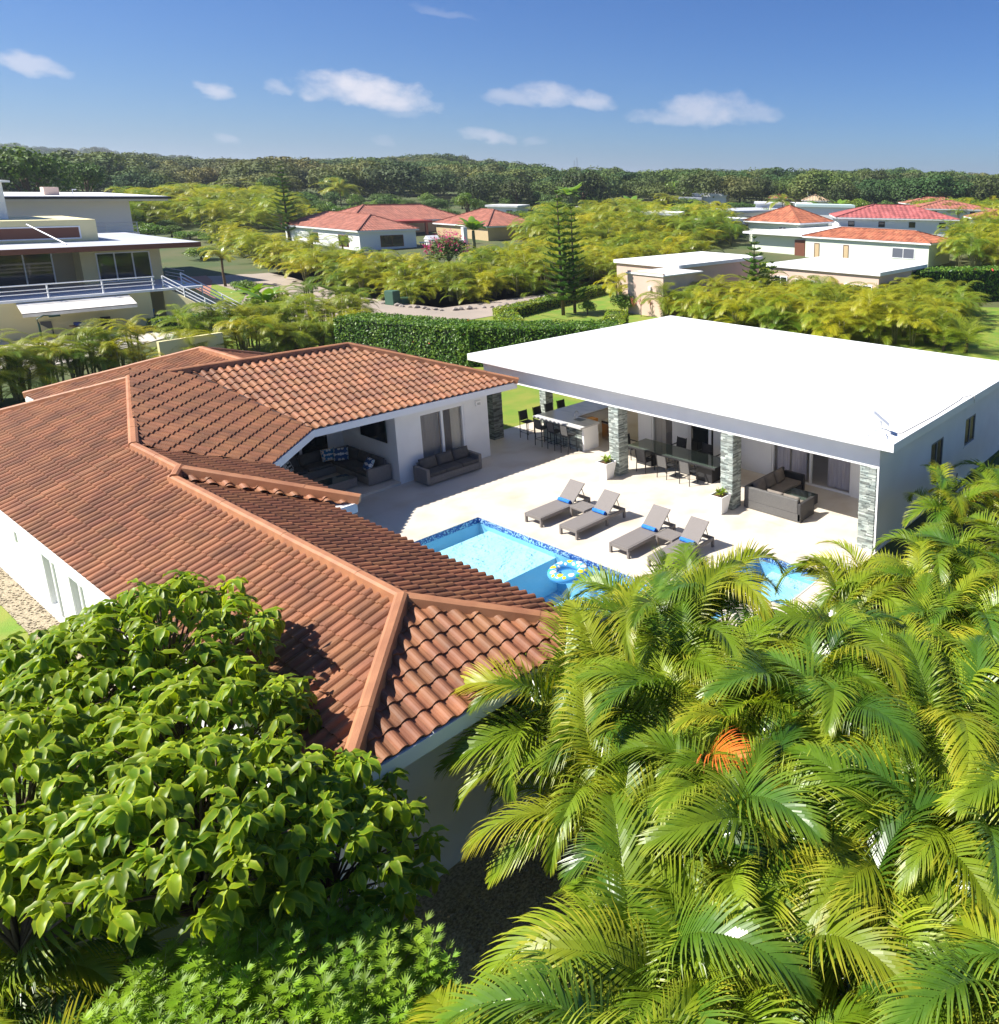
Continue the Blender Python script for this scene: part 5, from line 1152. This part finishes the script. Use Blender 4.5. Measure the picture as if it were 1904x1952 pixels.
# bougainvillea
def flowerbush(label,px_,pb,w_,h_,n_):
    t,c=bush(label,px_,pb,w_,h_,'tree'); R=c.scale[0]; fb_=MB()
    for k in range(n_):
        v=np.array([r.gauss(0,1),r.gauss(0,1),abs(r.gauss(0,1))]); v/=np.linalg.norm(v); cc=v*np.array([R,R,c.scale[2]])*r.uniform(.75,.98)
        for j in range(7):
            p=cc+np.array([r.gauss(0,.13),r.gauss(0,.13),r.gauss(0,.13)]); u=np.array([r.gauss(0,1),r.gauss(0,1),r.gauss(0,1)]); u/=np.linalg.norm(u); q=np.cross(u,[0,0,1]); fb_.add([p-u*.09,p-q*.09,p+u*.09,p+q*.09],[(0,1,2,3)])
    o=obj('blossoms',fb_,F['pink'],t,fix=False,kind='stuff'); o.location=c.location
for k,(px_,pb,w_,h_) in enumerate(((405,474,60,30),(365,470,60,34),(335,480,50,24),(1120,600,40,10))): bush('leafy shrub on the verge between the yellow house and the road' if k<3 else 'tiny round shrub on the lawn by the tallest pine',px_,pb,w_,h_,'bright',group='verge shrubs by the yellow house' if k<3 else None)
flowerbush('bougainvillea shrub covered in magenta blossoms before the red roofed house',858,515,92,72,150); flowerbush('small pink flowering shrub at the end of the road',440,440,30,22,22)
cd=MB()
for (ox,oy) in ((0,0),(.7,-.4),(1.3,.2),(-.5,.4)):
    for k in range(22): a=r.random()*6.28; e=r.uniform(.4,1.3); l=r.uniform(.4,.7); d=np.array([math.cos(a)*math.cos(e),math.sin(a)*math.cos(e),math.sin(e)]); b_=np.array([ox,oy,1.1+r.uniform(-.3,.2)]); q=np.cross(d,[0,0,1])*.05; cd.add([b_,b_+d*l*.5+q,b_+d*l,b_+d*l*.5-q],[(0,1,2,3)])
t=thing('cordyline','red leaved cordyline against the pink wall','shrub',(*at(1222,604),0)); obj('foliage',cd,F['cord'],t,fix=False); obj('stem',MB().tube([(0,0,0),(0,0,1.1)],.03,5),bark,t)
# ---- forest: crowns of a tree in view, scattered over the hills
def forest(name,seed,n_,rr_,s,proto,mt):
    q=random.Random(seed); P_=[];S_=[];Z_=[]
    while len(P_)<n_:
        a=rad(q.uniform(2,96)); d=math.sqrt(q.uniform(rr_[0]**2,rr_[1]**2)); x,y=d*math.cos(a),d*math.sin(a); k=q.uniform(*s); P_.append((x,y,terr(x,y)+k*.55)); S_.append((k,k,k*q.uniform(.6,.95))); Z_.append(q.random()*6.28)
    me=bpy.data.meshes.new(name); me.from_pydata(P_,[],[]); a1=me.attributes.new('scl','FLOAT_VECTOR','POINT'); a1.data.foreach_set('vector',[c for v in S_ for c in v]); a2=me.attributes.new('rz','FLOAT','POINT'); a2.data.foreach_set('value',Z_)
    o=bpy.data.objects.new(name,me); col.objects.link(o); o['kind']='stuff'
    ng=bpy.data.node_groups.new(name+'_scatter','GeometryNodeTree'); ng.interface.new_socket('Geometry',in_out='INPUT',socket_type='NodeSocketGeometry'); ng.interface.new_socket('Geometry',in_out='OUTPUT',socket_type='NodeSocketGeometry')
    N=ng.nodes;L=ng.links; gi=N.new('NodeGroupInput'); go=N.new('NodeGroupOutput'); ip=N.new('GeometryNodeInstanceOnPoints'); oi=N.new('GeometryNodeObjectInfo'); oi.inputs[0].default_value=proto; oi.inputs['As Instance'].default_value=False
    sm2=N.new('GeometryNodeSetMaterial'); sm2.inputs['Material'].default_value=mt
    na=N.new('GeometryNodeInputNamedAttribute'); na.data_type='FLOAT_VECTOR'; na.inputs[0].default_value='scl'; nb_=N.new('GeometryNodeInputNamedAttribute'); nb_.data_type='FLOAT'; nb_.inputs[0].default_value='rz'; cx=N.new('ShaderNodeCombineXYZ')
    L.new(oi.outputs['Geometry'],sm2.inputs[0]); L.new(sm2.outputs[0],ip.inputs['Instance']); L.new(gi.outputs[0],ip.inputs['Points']); L.new(nb_.outputs[0],cx.inputs[2]); L.new(cx.outputs[0],ip.inputs['Rotation']); L.new(na.outputs[0],ip.inputs['Scale']); L.new(ip.outputs[0],go.inputs[0])
    m_=o.modifiers.new('scatter','NODES'); m_.node_group=ng; return o
protos=[crownsrc]
for k in (0,1):
    t_,c_=broad('green tree marking the near edge of the wood, %s of the two'%('western' if k else 'eastern'),520 if k else 640,330,395,60,235,'tree'); c_.data=TC['tree'][k]; protos.append(c_)
forest('forest',1,1500,(236,760),(6.,10.),protos[1],F['forest']); forest('forest',2,1500,(236,760),(6.,11.),protos[2],F['forest']); forest('forest',3,700,(240,760),(6,11),protos[0],F['forest']); forest('forest',4,1500,(1150,1900),(8,15),protos[2],F['forest'])
# ---------------------------------------------------------------- neighbouring buildings
def hip(par,x0,x1,y0,y1,z,k,mt,tw=.5,tl=.6,over=.4,fascia=whitepaint,world=True,thick=.22,name='roof'):
    x0-=over;x1+=over;y0-=over;y1+=over; w_,d_=x1-x0,y1-y0; rf=obj(name,MB().box(x0,x1,y0,y1,z-thick,z),fascia,par,world=world)
    res=[]; h=min(w_,d_)/2
    if w_>=d_: fs=[((x0,y0),(1,0),(0,1),[(0,0),(w_,0),(w_-h,h),(h,h)]),((x1,y1),(-1,0),(0,-1),[(0,0),(w_,0),(w_-h,h),(h,h)]),((x0,y1),(0,-1),(1,0),[(0,0),(d_,0),(h,h)]),((x1,y0),(0,1),(-1,0),[(0,0),(d_,0),(h,h)])]; rid=((x0+h,y0+h),(x1-h,y0+h))
    else: fs=[((x0,y1),(0,-1),(1,0),[(0,0),(d_,0),(d_-h,h),(h,h)]),((x1,y0),(0,1),(-1,0),[(0,0),(d_,0),(d_-h,h),(h,h)]),((x0,y0),(1,0),(0,1),[(0,0),(w_,0),(h,h)]),((x1,y1),(-1,0),(0,-1),[(0,0),(w_,0),(h,h)])]; rid=((x0+h,y0+h),(x0+h,y1-h))
    mb_=MB()
    for o,e,u,pl in fs:
        for c_,m_ in roof_face(o,e,u,k,pl,ez=z,tw=tw,tl=tl): mb_.add(m_.v,m_.f,var=m_.at['var'])
    sub('roof_tiles',mb_,mt,rf,kind='stuff',fix=False)
    cp=MB(); ze=z+k*h
    for a,c in (((x0,y0),rid[0]),((x1,y1),rid[1]),((x1,y0),rid[1] if w_>=d_ else rid[0]),((x0,y1),rid[0] if w_>=d_ else rid[1])): cp.beam((a[0],a[1],z+.08),(c[0],c[1],ze+.08),.25,.16)
    if rid[0]!=rid[1]: cp.beam((*rid[0],ze+.08),(*rid[1],ze+.08),.25,.16)
    sub('ridge_cap',cp,mt,rf,fix=False); return rf
def winX(par,x,y0,y1,z0,z1,fr=whitepaint,n=2,gl=None):    # window on a wall facing -x
    f=MB(); e=.09; f.box(x-.05,x-.002,y0,y1,z0,z0+e); f.box(x-.05,x-.002,y0,y1,z1-e,z1); f.box(x-.05,x-.002,y0,y0+e,z0+e,z1-e); f.box(x-.05,x-.002,y1-e,y1,z0+e,z1-e)
    for k in range(1,n): f.box(x-.05,x-.002,y0+(y1-y0)*k/n-.04,y0+(y1-y0)*k/n+.04,z0+e,z1-e)
    fo=obj('window',f,fr,par,world=True)
    for k in range(n): sub('pane',MB().box(x-.02,x-.004,y0+(y1-y0)*k/n+.05,y0+(y1-y0)*(k+1)/n-.05,z0+e,z1-e),gl or glassd,fo)
def winY(par,y,x0,x1,z0,z1,fr=whitepaint,n=2,gl=None,name='window'):
    f=MB(); e=.09; f.box(x0,x1,y-.05,y-.002,z0,z0+e); f.box(x0,x1,y-.05,y-.002,z1-e,z1); f.box(x0,x0+e,y-.05,y-.002,z0+e,z1-e); f.box(x1-e,x1,y-.05,y-.002,z0+e,z1-e)
    for k in range(1,n): f.box(x0+(x1-x0)*k/n-.04,x0+(x1-x0)*k/n+.04,y-.05,y-.002,z0+e,z1-e)
    fo=obj(name,f,fr,par,world=True)
    for k in range(n): sub('pane',MB().box(x0+(x1-x0)*k/n+.05,x0+(x1-x0)*(k+1)/n-.05,y-.02,y-.004,z0+e,z1-e),gl or glassd,fo)
def W_(par,name,x0,x1,y0,y1,z0,z1,mt,**k): return obj(name,MB().box(x0,x1,y0,y1,z0,z1),mt,par,world=True,**k)
# yellow house
yh=thing('yellow_house','two storey pale yellow house with railed terrace, awning and outside stairs','house',(22,69,0))
W_(yh,'lower_wall',-14,21.9,69.0,85,0,2.45,yellow); W_(yh,'terrace_slab',-14,25.2,68.8,85,2.451,2.62,whitepaint); W_(yh,'base_wall',21.901,25.0,71.5,85,0,2.45,yellow)
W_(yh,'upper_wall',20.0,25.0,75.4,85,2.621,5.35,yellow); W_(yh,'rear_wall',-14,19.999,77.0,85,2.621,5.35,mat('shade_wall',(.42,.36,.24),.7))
winY(yh,75.4,20.9,24.3,2.65,4.9,n=3,name='sliding_door'); winY(yh,77.0,9.0,18.8,2.65,5.0,n=6,name='sliding_door'); winY(yh,77.0,-3,8.8,2.65,5.0,n=6,name='sliding_door')
W_(yh,'roof',-14,26.2,70.8,86,5.55,5.75,greymetal); W_(yh,'eave_board',-14,26.2,70.74,70.798,5.40,5.74,brownw); W_(yh,'eave_board',-14,26.15,70.9,85,5.36,5.549,mat('soffit_wood',(.20,.10,.05),.7))
W_(yh,'clerestory_wall',-14,21.6,76.5,84,5.751,7.35,yellow); winY(yh,76.5,15.8,20.6,5.95,6.9,n=1,gl=brownw); winY(yh,76.5,10.6,15.5,5.95,6.9,n=1,gl=brownw); winY(yh,76.5,5.4,10.3,5.95,6.9,n=1,gl=brownw)
for x in (8.2,13.2,17.6): obj('roof_strut',MB().tube([(x,76.4,7.1),(x+1.2,73.2,5.8)],.05,5),whitepaint,yh,world=True)
W_(yh,'upper_storey',-14,17.4,79.5,92,7.351,10.0,whitepaint); W_(yh,'upper_glazing',-14,14.0,79.44,79.498,7.9,9.6,glassd); W_(yh,'upper_roof',-14,17.8,79.2,93,10.001,10.15,whitepaint)
rl_=MB(); 
for y_ in (0,): 
    for z_ in (2.95,3.2,3.52): rl_.tube([(-14,69.0,z_),(22.3,69.0,z_)],.03 if z_<3.5 else .045,5)
obj('railing',rl_,whitepaint,yh,world=True,fix=False)
for k in range(13): obj('railing_post',MB().tube([(-13+2.93*k,69.0,2.62),(-13+2.93*k,69.0,3.52)],.05,5),whitepaint,yh,world=True)
rl_=MB()
for z_ in (2.95,3.2,3.52): rl_.tube([(25.1,71.6,z_),(25.1,75.2,z_)],.03,5)
obj('railing',rl_,whitepaint,yh,world=True,fix=False)
# stairs down from the terrace
dx,dy=(.62,-.78); wx,wy=(.78,.62); ox,oy=22.9,69.4
for k in range(14):
    q=k*.30; cx_,cy_=ox+dx*q,oy+dy*q; st=MB(); vs=[]
    for z_ in (0,2.6-(k+1)*.175): 
        for (a,b_) in ((0,0),(2.1,0),(2.1,.30),(0,.30)): vs.append((cx_+wx*a+dx*b_,cy_+wy*a+dy*b_,z_))
    st.add(vs,[(3,2,1,0),(4,5,6,7),(0,1,5,4),(1,2,6,5),(2,3,7,6),(3,0,4,7)]); obj('step',st,mat('stair_stone',(.6,.56,.48),.7),yh,world=True)
for s_ in (-.14,2.12):
    vs=[]
    for e_ in (0,.14):
        for (q,z_) in ((0,0),(4.3,0),(4.3,.25),(0,2.75)): vs.append((ox+wx*(s_+e_)+dx*q,oy+wy*(s_+e_)+dy*q,z_))
    obj('stair_wall',MB().add(vs,[(0,1,2,3),(7,6,5,4),(0,4,5,1),(1,5,6,2),(2,6,7,3),(3,7,4,0)]),yellow,yh,world=True)
for s_ in (0,2.1):
    hr=MB()
    for h_ in (.35,.6,.9): hr.tube([(ox+wx*s_,oy+wy*s_,2.6+h_),(ox+wx*s_+dx*4.2,oy+wy*s_+dy*4.2,.15+h_)],.04,5)
    for k in range(4): q=1.4*k; zz=2.6-q*.583; hr.tube([(ox+wx*s_+dx*q,oy+wy*s_+dy*q,zz-.1),(ox+wx*s_+dx*q,oy+wy*s_+dy*q,zz+.9)],.045,5)
    obj('handrail',hr,whitepaint,yh,world=True,fix=False)
aw=MB(); aw.add([(14.6,68.98,2.35),(20.6,68.98,2.35),(20.3,66.6,1.95),(14.3,66.6,1.95),(14.6,68.98,2.40),(20.6,68.98,2.40),(20.3,66.6,2.0),(14.3,66.6,2.0),(14.3,66.6,1.75),(20.3,66.6,1.75)],[(0,1,2,3),(4,5,6,7),(3,2,6,7),(8,9,6,7),(0,3,7,4),(1,2,6,5)])
obj('awning',aw,mat('awning_cloth',(.78,.76,.72),.8,(.6,.56,.5),1.5,6),yh,world=True)
flat('yellow_house_patio',[(-100,660),(300,625),(330,600),(380,618),(330,640),(180,680),(0,715),(-100,730)],.01,mat('patio_stone',(.6,.55,.47),.7,(.5,.45,.38),1))
for (px_,py_,lb,c_,rz) in ((95,640,'beige patio chair at the left of the yellow house patio',slingm,0),(128,632,'wicker patio chair behind the blue cushioned table',wicker,.5),(258,618,'tan reclining patio chair under the awning',wicker,.2),(285,615,'blue patio chair under the awning near the shrubs',blue,.3),(205,630,'dark patio lounge chair under the awning',blackm,.1)):
    x,y=at(px_,py_); t=thing('patio_chair',lb,'chair',(x,y,.02),rz+1.2); obj('seat',MB().box(-.3,.3,-.28,.28,.38,.44),c_,t); obj('backrest',MB().add([(-.30,-.28,.44),(-.30,.28,.44),(-.55,.28,1.05),(-.55,-.28,1.05),(-.27,-.28,.44),(-.27,.28,.44),(-.52,.28,1.05),(-.52,-.28,1.05)],[(0,1,2,3),(4,5,6,7),(0,1,5,4),(1,2,6,5),(2,3,7,6),(3,0,4,7)]),c_,t)
    for a in (-.27,.27):
        for b_ in (-.25,.25): obj('leg',MB().box(a-.03,a+.03,b_-.03,b_+.03,0,.379),blackm,t)
x,y=at(165,640); t=thing('patio_table','wooden patio table with blue cushions stacked on it','table',(x,y,.02)); obj('table_top',MB().box(-.7,.7,-.5,.5,.68,.73),mat('table_wood',(.35,.22,.12),.7),t); obj('pedestal',MB().box(-.1,.1,-.1,.1,0,.679),blackm,t)
o=obj('blue_cushions',MB().box(-.5,.45,-.3,.35,0,.22),mat('navy_cushion',(.02,.05,.25),.8),None,bevel=.06); o.location=(x,y,.76); tag(o,'heap of navy blue cushions on the patio table','cushions')
lp_=at(96,728); t=thing('street_lamp','dark green curved lamp post standing in the palm hedge','lamp post',(*lp_,0)); hh=top_h(*lp_,606)
obj('post',MB().tube([(0,0,0),(0,0,hh-.3),(-.05,0,hh-.05),(.25,0,hh+.1),(.6,0,hh+.05)],[.06,.045,.04,.035,.03],7),mat('lamp_green',(.03,.07,.05),.5),t,smooth=True); obj('lamp_head',MB().box(.45,.9,-.08,.08,hh-.02,hh+.08),mat('lamp_green',(.03,.07,.05),.5),t)
bw=[at(310,712),at(430,690)]; b_=MB(); b_.beam((*bw[0],.9),(*bw[1],.9),.2,1.8); t=thing('garden_wall','low yellow green garden wall showing in the gap of the palm hedge','wall',(*bw[0],0)); obj('wall',b_,yellow,t,world=True)
# white neighbour behind
wh=thing('white_house','white modern house with a dark edged flat roof behind the yellow house','house',(25,97,0))
W_(wh,'wall',-5,30.6,98,112,0,8.2,whitepaint); W_(wh,'roof',-5,33.2,95,114,8.4,8.62,mat('dark_fascia',(.04,.04,.045),.5)); W_(wh,'roof_surface',-5,33.0,95.2,114,8.621,8.66,whitepaint); W_(wh,'ceiling',-5,33,95.3,113,8.21,8.399,whitepaint)
W_(wh,'door',18.6,20.2,97.95,97.998,5.2,7.6,glassd); W_(wh,'balcony',16,30.6,96.5,97.9,4.9,5.1,whitepaint)
rl_=MB(); 
for z_ in (5.5,5.8,6.1): rl_.tube([(18,96.6,z_),(30.6,96.6,z_)],.03,4)
for k in range(6): rl_.tube([(18+2.5*k,96.6,5.1),(18+2.5*k,96.6,6.1)],.04,4)
obj('railing',rl_,whitepaint,wh,world=True,fix=False); W_(wh,'roof_unit',24.5,25.6,99,100,8.661,9.4,pink)
obj('vent_pipe',MB().tube([(26.6,99,8.66),(26.6,99,9.2),(26.9,99,9.2)],.06,5),greymetal,wh,world=True)
# red roofed villa
rv=thing('red_roofed_villa','white villa with wide salmon tiled hip roofs and brown framed windows','villa',(61,112,0))
W_(rv,'wall',61.5,70.3,112.5,134,0,3.2,whitepaint); hip(rv,61.5,70.3,112.5,134,3.4,.42,redt); W_(rv,'wall',72,94,134,145,0,3.4,beige); hip(rv,72,94,134,145,3.6,.42,redt); W_(rv,'wall',84,95,113.5,128,0,3.0,beige); hip(rv,84,95,113.5,128,3.3,.42,redt)
winY(rv,112.5,64.6,68.2,.9,2.6,fr=brownw); winX(rv,61.5,115.5,118.2,.9,2.6,fr=brownw); winX(rv,61.5,124,126.5,1.2,2.6,fr=brownw)
W_(rv,'porch_canopy',71,84,129,133.6,3.3,3.7,mat('canopy_red',(.32,.05,.03),.6)); W_(rv,'terrace',70.4,84,112,129,-.5,.45,mat('patio_pink',(.5,.36,.26),.8))
for k in range(4): W_(rv,'column',72.0+3.6*k,72.4+3.6*k,129.2,129.6,.45,3.3,mat('column_red',(.38,.12,.07),.6))
bl=MB()
for k in range(18): bl.tube([(70.8+.4*k,112.2,.45),(70.8+.4*k,112.2,1.25)],.07,6)
obj('balusters',bl,mat('baluster_brown',(.35,.2,.13),.7),rv,world=True,fix=False,kind='stuff'); W_(rv,'balustrade_rail',70.6,78.2,112.05,112.35,1.25,1.4,whitepaint); W_(rv,'gate_post',78.2,78.9,111.9,112.5,.0,3.4,whitepaint)
t=thing('dog_house','small white gabled dog house on the terrace of the red roofed villa','kennel',(74.2,114.5,.45)); obj('wall',MB().box(-.9,.9,-.6,.6,0,1.1),whitepaint,t); obj('roof',MB().add([(-1,-.7,1.1),(1,-.7,1.1),(1,.7,1.1),(-1,.7,1.1),(-1,0,1.7),(1,0,1.7)],[(0,1,5,4),(2,3,4,5),(0,4,3),(1,2,5),(3,2,1,0)]),whitepaint,t); obj('window',MB().box(-.3,.3,-.62,-.601,.4,.8),blue,t)
# transformer and rocks
x,y=at(765,578); t=thing('transformer_box','dark green utility box with a low plinth at the road bend','utility box',(x,y,0),.2); mt_=mat('utility_green',(.05,.12,.08),.5); obj('cabinet',MB().box(-1.3,-.5,-.5,.5,0,1.25),mt_,t,bevel=.03); obj('plinth_box',MB().box(-.48,1.7,-.6,.6,0,.45),mt_,t,bevel=.03)
for k in range(46):
    a=k/45; pl=[(560,537),(650,566),(770,584),(850,592),(950,585),(1040,566),(1120,554),(1190,541)]; q=a*(len(pl)-1.001); i=int(q); f_=q-i; x,y=at(pl[i][0]*(1-f_)+pl[i+1][0]*f_,pl[i][1]*(1-f_)+pl[i+1][1]*f_+1)
    b_=bmesh.new(); bmesh.ops.create_icosphere(b_,subdivisions=1,radius=r.uniform(.18,.4)); 
    for v in b_.verts: v.co*=r.uniform(.7,1.2); v.co.z*=.6
    me=bpy.data.meshes.new('rock'); b_.to_mesh(me); b_.free(); me.materials.append(rock); o=bpy.data.objects.new('rock',me); col.objects.link(o); o.location=(x+r.uniform(-.3,.3),y+r.uniform(-.3,.3),.08); tag(o,'rough grey stone edging the road below the palm hedge','rock','stones edging the road')
# pink house
pk=thing('pink_house','low peach pink house with white flat roofs behind the garden palms','house',(48,43,0))
W_(pk,'wall',48,53,42.6,46.6,0,3.4,pink); W_(pk,'roof',47.9,53.1,42.5,46.7,3.401,3.5,roofwhite); W_(pk,'parapet',48,48.2,42.6,46.6,3.501,3.65,pink)
W_(pk,'wall',53.2,66,45.5,53,0,3.5,pink); W_(pk,'roof',53.0,66.2,45.2,53.2,3.501,3.8,roofwhite); W_(pk,'wall',62,72,30,41.5,0,3.3,pink); W_(pk,'roof',61.8,72.3,29.8,41.8,3.301,3.62,roofwhite)
winX(pk,62,30.6,33.4,1.0,2.4,n=3); winX(pk,62,36.5,38.6,1.0,2.4,n=2); winX(pk,62,39.5,41.0,0.2,2.5,n=2); W_(pk,'wall_lamp',47.85,47.995,43.9,44.15,2.2,2.5,whitepaint)
# pale house with orange tiles
ph=thing('pale_house','long pale house with orange tiled hip roof and small dark windows','house',(103,42,0))
W_(ph,'wall',103,111,42.4,62.5,0,3.2,palegreen); hip(ph,103,111,42.4,62.5,3.45,.30,oranget,tw=.55,tl=.8); winX(ph,103,44.5,48.0,1.1,2.6,gl=mat('louvre_grey',(.12,.13,.16),.4)); winX(ph,103,55.0,55.9,.3,2.5,fr=brownw,n=1,gl=beige); winX(ph,103,60.0,60.9,.3,2.5,fr=brownw,n=1,gl=beige)
W_(ph,'side_wall',104.5,114,62.51,73.5,0,3.2,palegreen); W_(ph,'flat_roof',103.2,115,62.95,74.5,3.3,3.6,whitepaint); W_(ph,'tower_wall',117,127.5,72.5,83,0,4.4,palegreen); hip(ph,117,127.5,72.5,83,4.6,.46,oranget,tw=.6,tl=.8,over=.8); winX(ph,117,75,76.6,2.2,3.8); W_(ph,'rear_roof',112,128,55,72,3.5,3.8,whitepaint)
obj('door_niche',MB().box(103.9,104.48,63.2,65,.2,2.7),brownw,ph,world=True)
# grey flat roofed house and carport
gh=thing('grey_flat_house','long low house with a grey flat roof beyond the pale house','house',(135,106,1.2)); W_(gh,'wall',128,168,107,118,.5,4.6,whitepaint); W_(gh,'roof',124,172,105.4,120,4.7,5.2,greymetal)
for k in range(4): winY(gh,107,131+9*k,133.6+9*k,2.2,3.8,fr=blackm)
cp_=thing('carport','white flat carport on square posts among the palms','carport',(130,96,.6)); W_(cp_,'roof',118.5,131.5,92,100,3.9,4.4,whitepaint)
for a in (119.2,125,130.6):
    for b2 in (92.4,99.2): W_(cp_,'post',a,a+.5,b2,b2+.5,.4,3.899,whitepaint)
def farh(label,name,px0,px1,pt,pb,r_,style,wall=whitepaint,rt=redt,dep_=9,wins=3,k=.35,ang=None):
    pc=(px0+px1)/2; x,y,_=at_r(pc,pb,r_); dep=-(ROT.T@np.array([x,y,0-CAMZ]))[2]; w_=(px1-px0)*dep/FPX; z0=CAMZ+at_r(pc,pb,r_)[2]-CAMZ; z0=at_r(pc,pb,r_)[2]; z1=at_r(pc,pt,r_)[2]
    a=math.atan2(ROT[1][0],ROT[0][0]) if ang is None else ang
    t=thing(name,label,'house',(x,y,z0),a); h=z1-z0
    if style=='flat':
        obj('wall',MB().box(-w_/2,w_/2,0,dep_,-3,h*.80),wall,t); obj('roof',MB().box(-w_/2-.4,w_/2+.4,-.5,dep_+.4,h*.80+.002,h),roofwhite if rt is redt else rt,t)
    else:
        hw=h*.42; obj('wall',MB().box(-w_/2+.5,w_/2-.5,.5,dep_-.5,-3,hw),wall,t); R=min(w_,dep_)/2; kk=(h-hw)/R
        WL[t.name]=(0,0,0); hip(t,-w_/2,w_/2,0,dep_,hw+.2,kk*.9,rt,tw=.9,tl=1.2,over=.2,world=False)
    for i in range(wins):
        xx=-w_/2+w_*(i+.5)/wins; f=obj('window',MB().box(xx-.7,xx+.7,-.06,-.002,h*.2,h*.5) if style=='flat' else MB().box(xx-.6,xx+.6,.44,.498,h*.08,h*.32),blackm,t); p=obj('pane',MB().box(xx-.6,xx+.6,-.09,-.062,h*.22,h*.48) if style=='flat' else MB().box(xx-.5,xx+.5,.41,.438,h*.1,h*.3),glassd,None); p.parent=f
    return t
farh('villa with a broad rose tiled roof behind the pale house','rose_roofed_villa',1594,1825,393,437,150,'hip',rt=pinkt,dep_=16,wins=4)
farh('house with a long red tiled roof behind the rose roofed villa','red_roofed_house',1745,1890,384,412,190,'hip',dep_=16,wins=2)
farh('red roofed house partly hidden at the right edge','red_roofed_house',1865,1960,402,432,165,'hip',dep_=12,wins=2)
farh('salmon roofed house with white walls in front of the dark trees','red_roofed_house',1728,1853,377,400,225,'hip',dep_=14,wins=3)
farh('long white and blue grey flat building before the dark trees','flat_roofed_house',1715,1845,362,382,250,'flat',wins=4)
farh('small white cube house with black windows','white_cube_house',1322,1384,369,398,240,'flat',wins=2,dep_=12)
farh('upper white block of the cube house','white_cube_house',1362,1386,356,372,252,'flat',wins=1,dep_=8)
farh('grey roofed low annex left of the cube house','flat_roofed_house',1296,1335,376,396,235,'flat',rt=greymetal,wins=1)
farh('spanish house with a tan roof and round tower','spanish_house',1495,1560,352,376,262,'hip',wall=beige,rt=tan,dep_=10,wins=2)
farh('low tan roofed wing of the spanish house','spanish_house',1530,1580,372,392,240,'hip',wall=whitepaint,rt=tan,dep_=8,wins=1)
farh('small red roofed house left of the spanish house','red_roofed_house',1466,1500,370,386,258,'hip',dep_=8,wins=1)
farh('long white flat roofed building above the grey house','flat_roofed_house',1440,1545,386,404,210,'flat',wins=3)
farh('white flat roofed building with a turquoise stripe','flat_roofed_house',1520,1625,390,414,185,'flat',wins=0,rt=mat('turquoise_roof',(.55,.68,.66),.6))
farh('white pergola like flat house above the palm belt','flat_roofed_house',1195,1290,405,428,150,'flat',wins=5)
farh('low white roof in the far garden left of the tall pine','flat_roofed_house',930,985,391,410,200,'flat',wins=2)
farh('narrow white roof behind the tall pine','flat_roofed_house',1100,1170,394,408,215,'flat',wins=2)
sp=at_r(1548,376,258); t=thing('round_tower','round cream tower with a conical tan roof on the spanish house','tower',(sp[0],sp[1],sp[2]-1)); obj('wall',MB().tube([(0,0,0),(0,0,4.3)],1.7,14),whitepaint,t); obj('roof',MB().tube([(0,0,4.3),(0,0,5.5)],[2.1,.05],14),tan,t)
for k,px_ in enumerate((1095,1100)):
    x,y,z=at_r(px_,318,640); t=thing('radio_mast','slim lattice radio mast on the far hill, %s of the two'%('shorter' if k==0 else 'taller'),'mast',(x,y,z-6)); m_=MB(); H_=13 if k else 11
    for a in range(3): an=a*2.1; m_.tube([(1.0*math.cos(an),1.0*math.sin(an),0),(.15*math.cos(an),.15*math.sin(an),H_)],.09,4)
    obj('mast_leg',m_,greymetal,t,fix=False)
for n_ in ('sun','camera'): pass

# ---------------------------------------------------------------- air
hz=bpy.data.materials.new('haze'); hz.use_nodes=True; N=hz.node_tree.nodes; L=hz.node_tree.links; N.remove(N['Principled BSDF']); pv=N.new('ShaderNodeVolumePrincipled'); pv.inputs['Density'].default_value=.00022; pv.inputs['Color'].default_value=(.80,.88,1,1); pv.inputs['Anisotropy'].default_value=.3
L.new(pv.outputs[0],N['Material Output'].inputs['Volume'])
o=obj('haze',MB().box(-9100,9100,-9100,9100,-6,95),hz,kind='stuff')
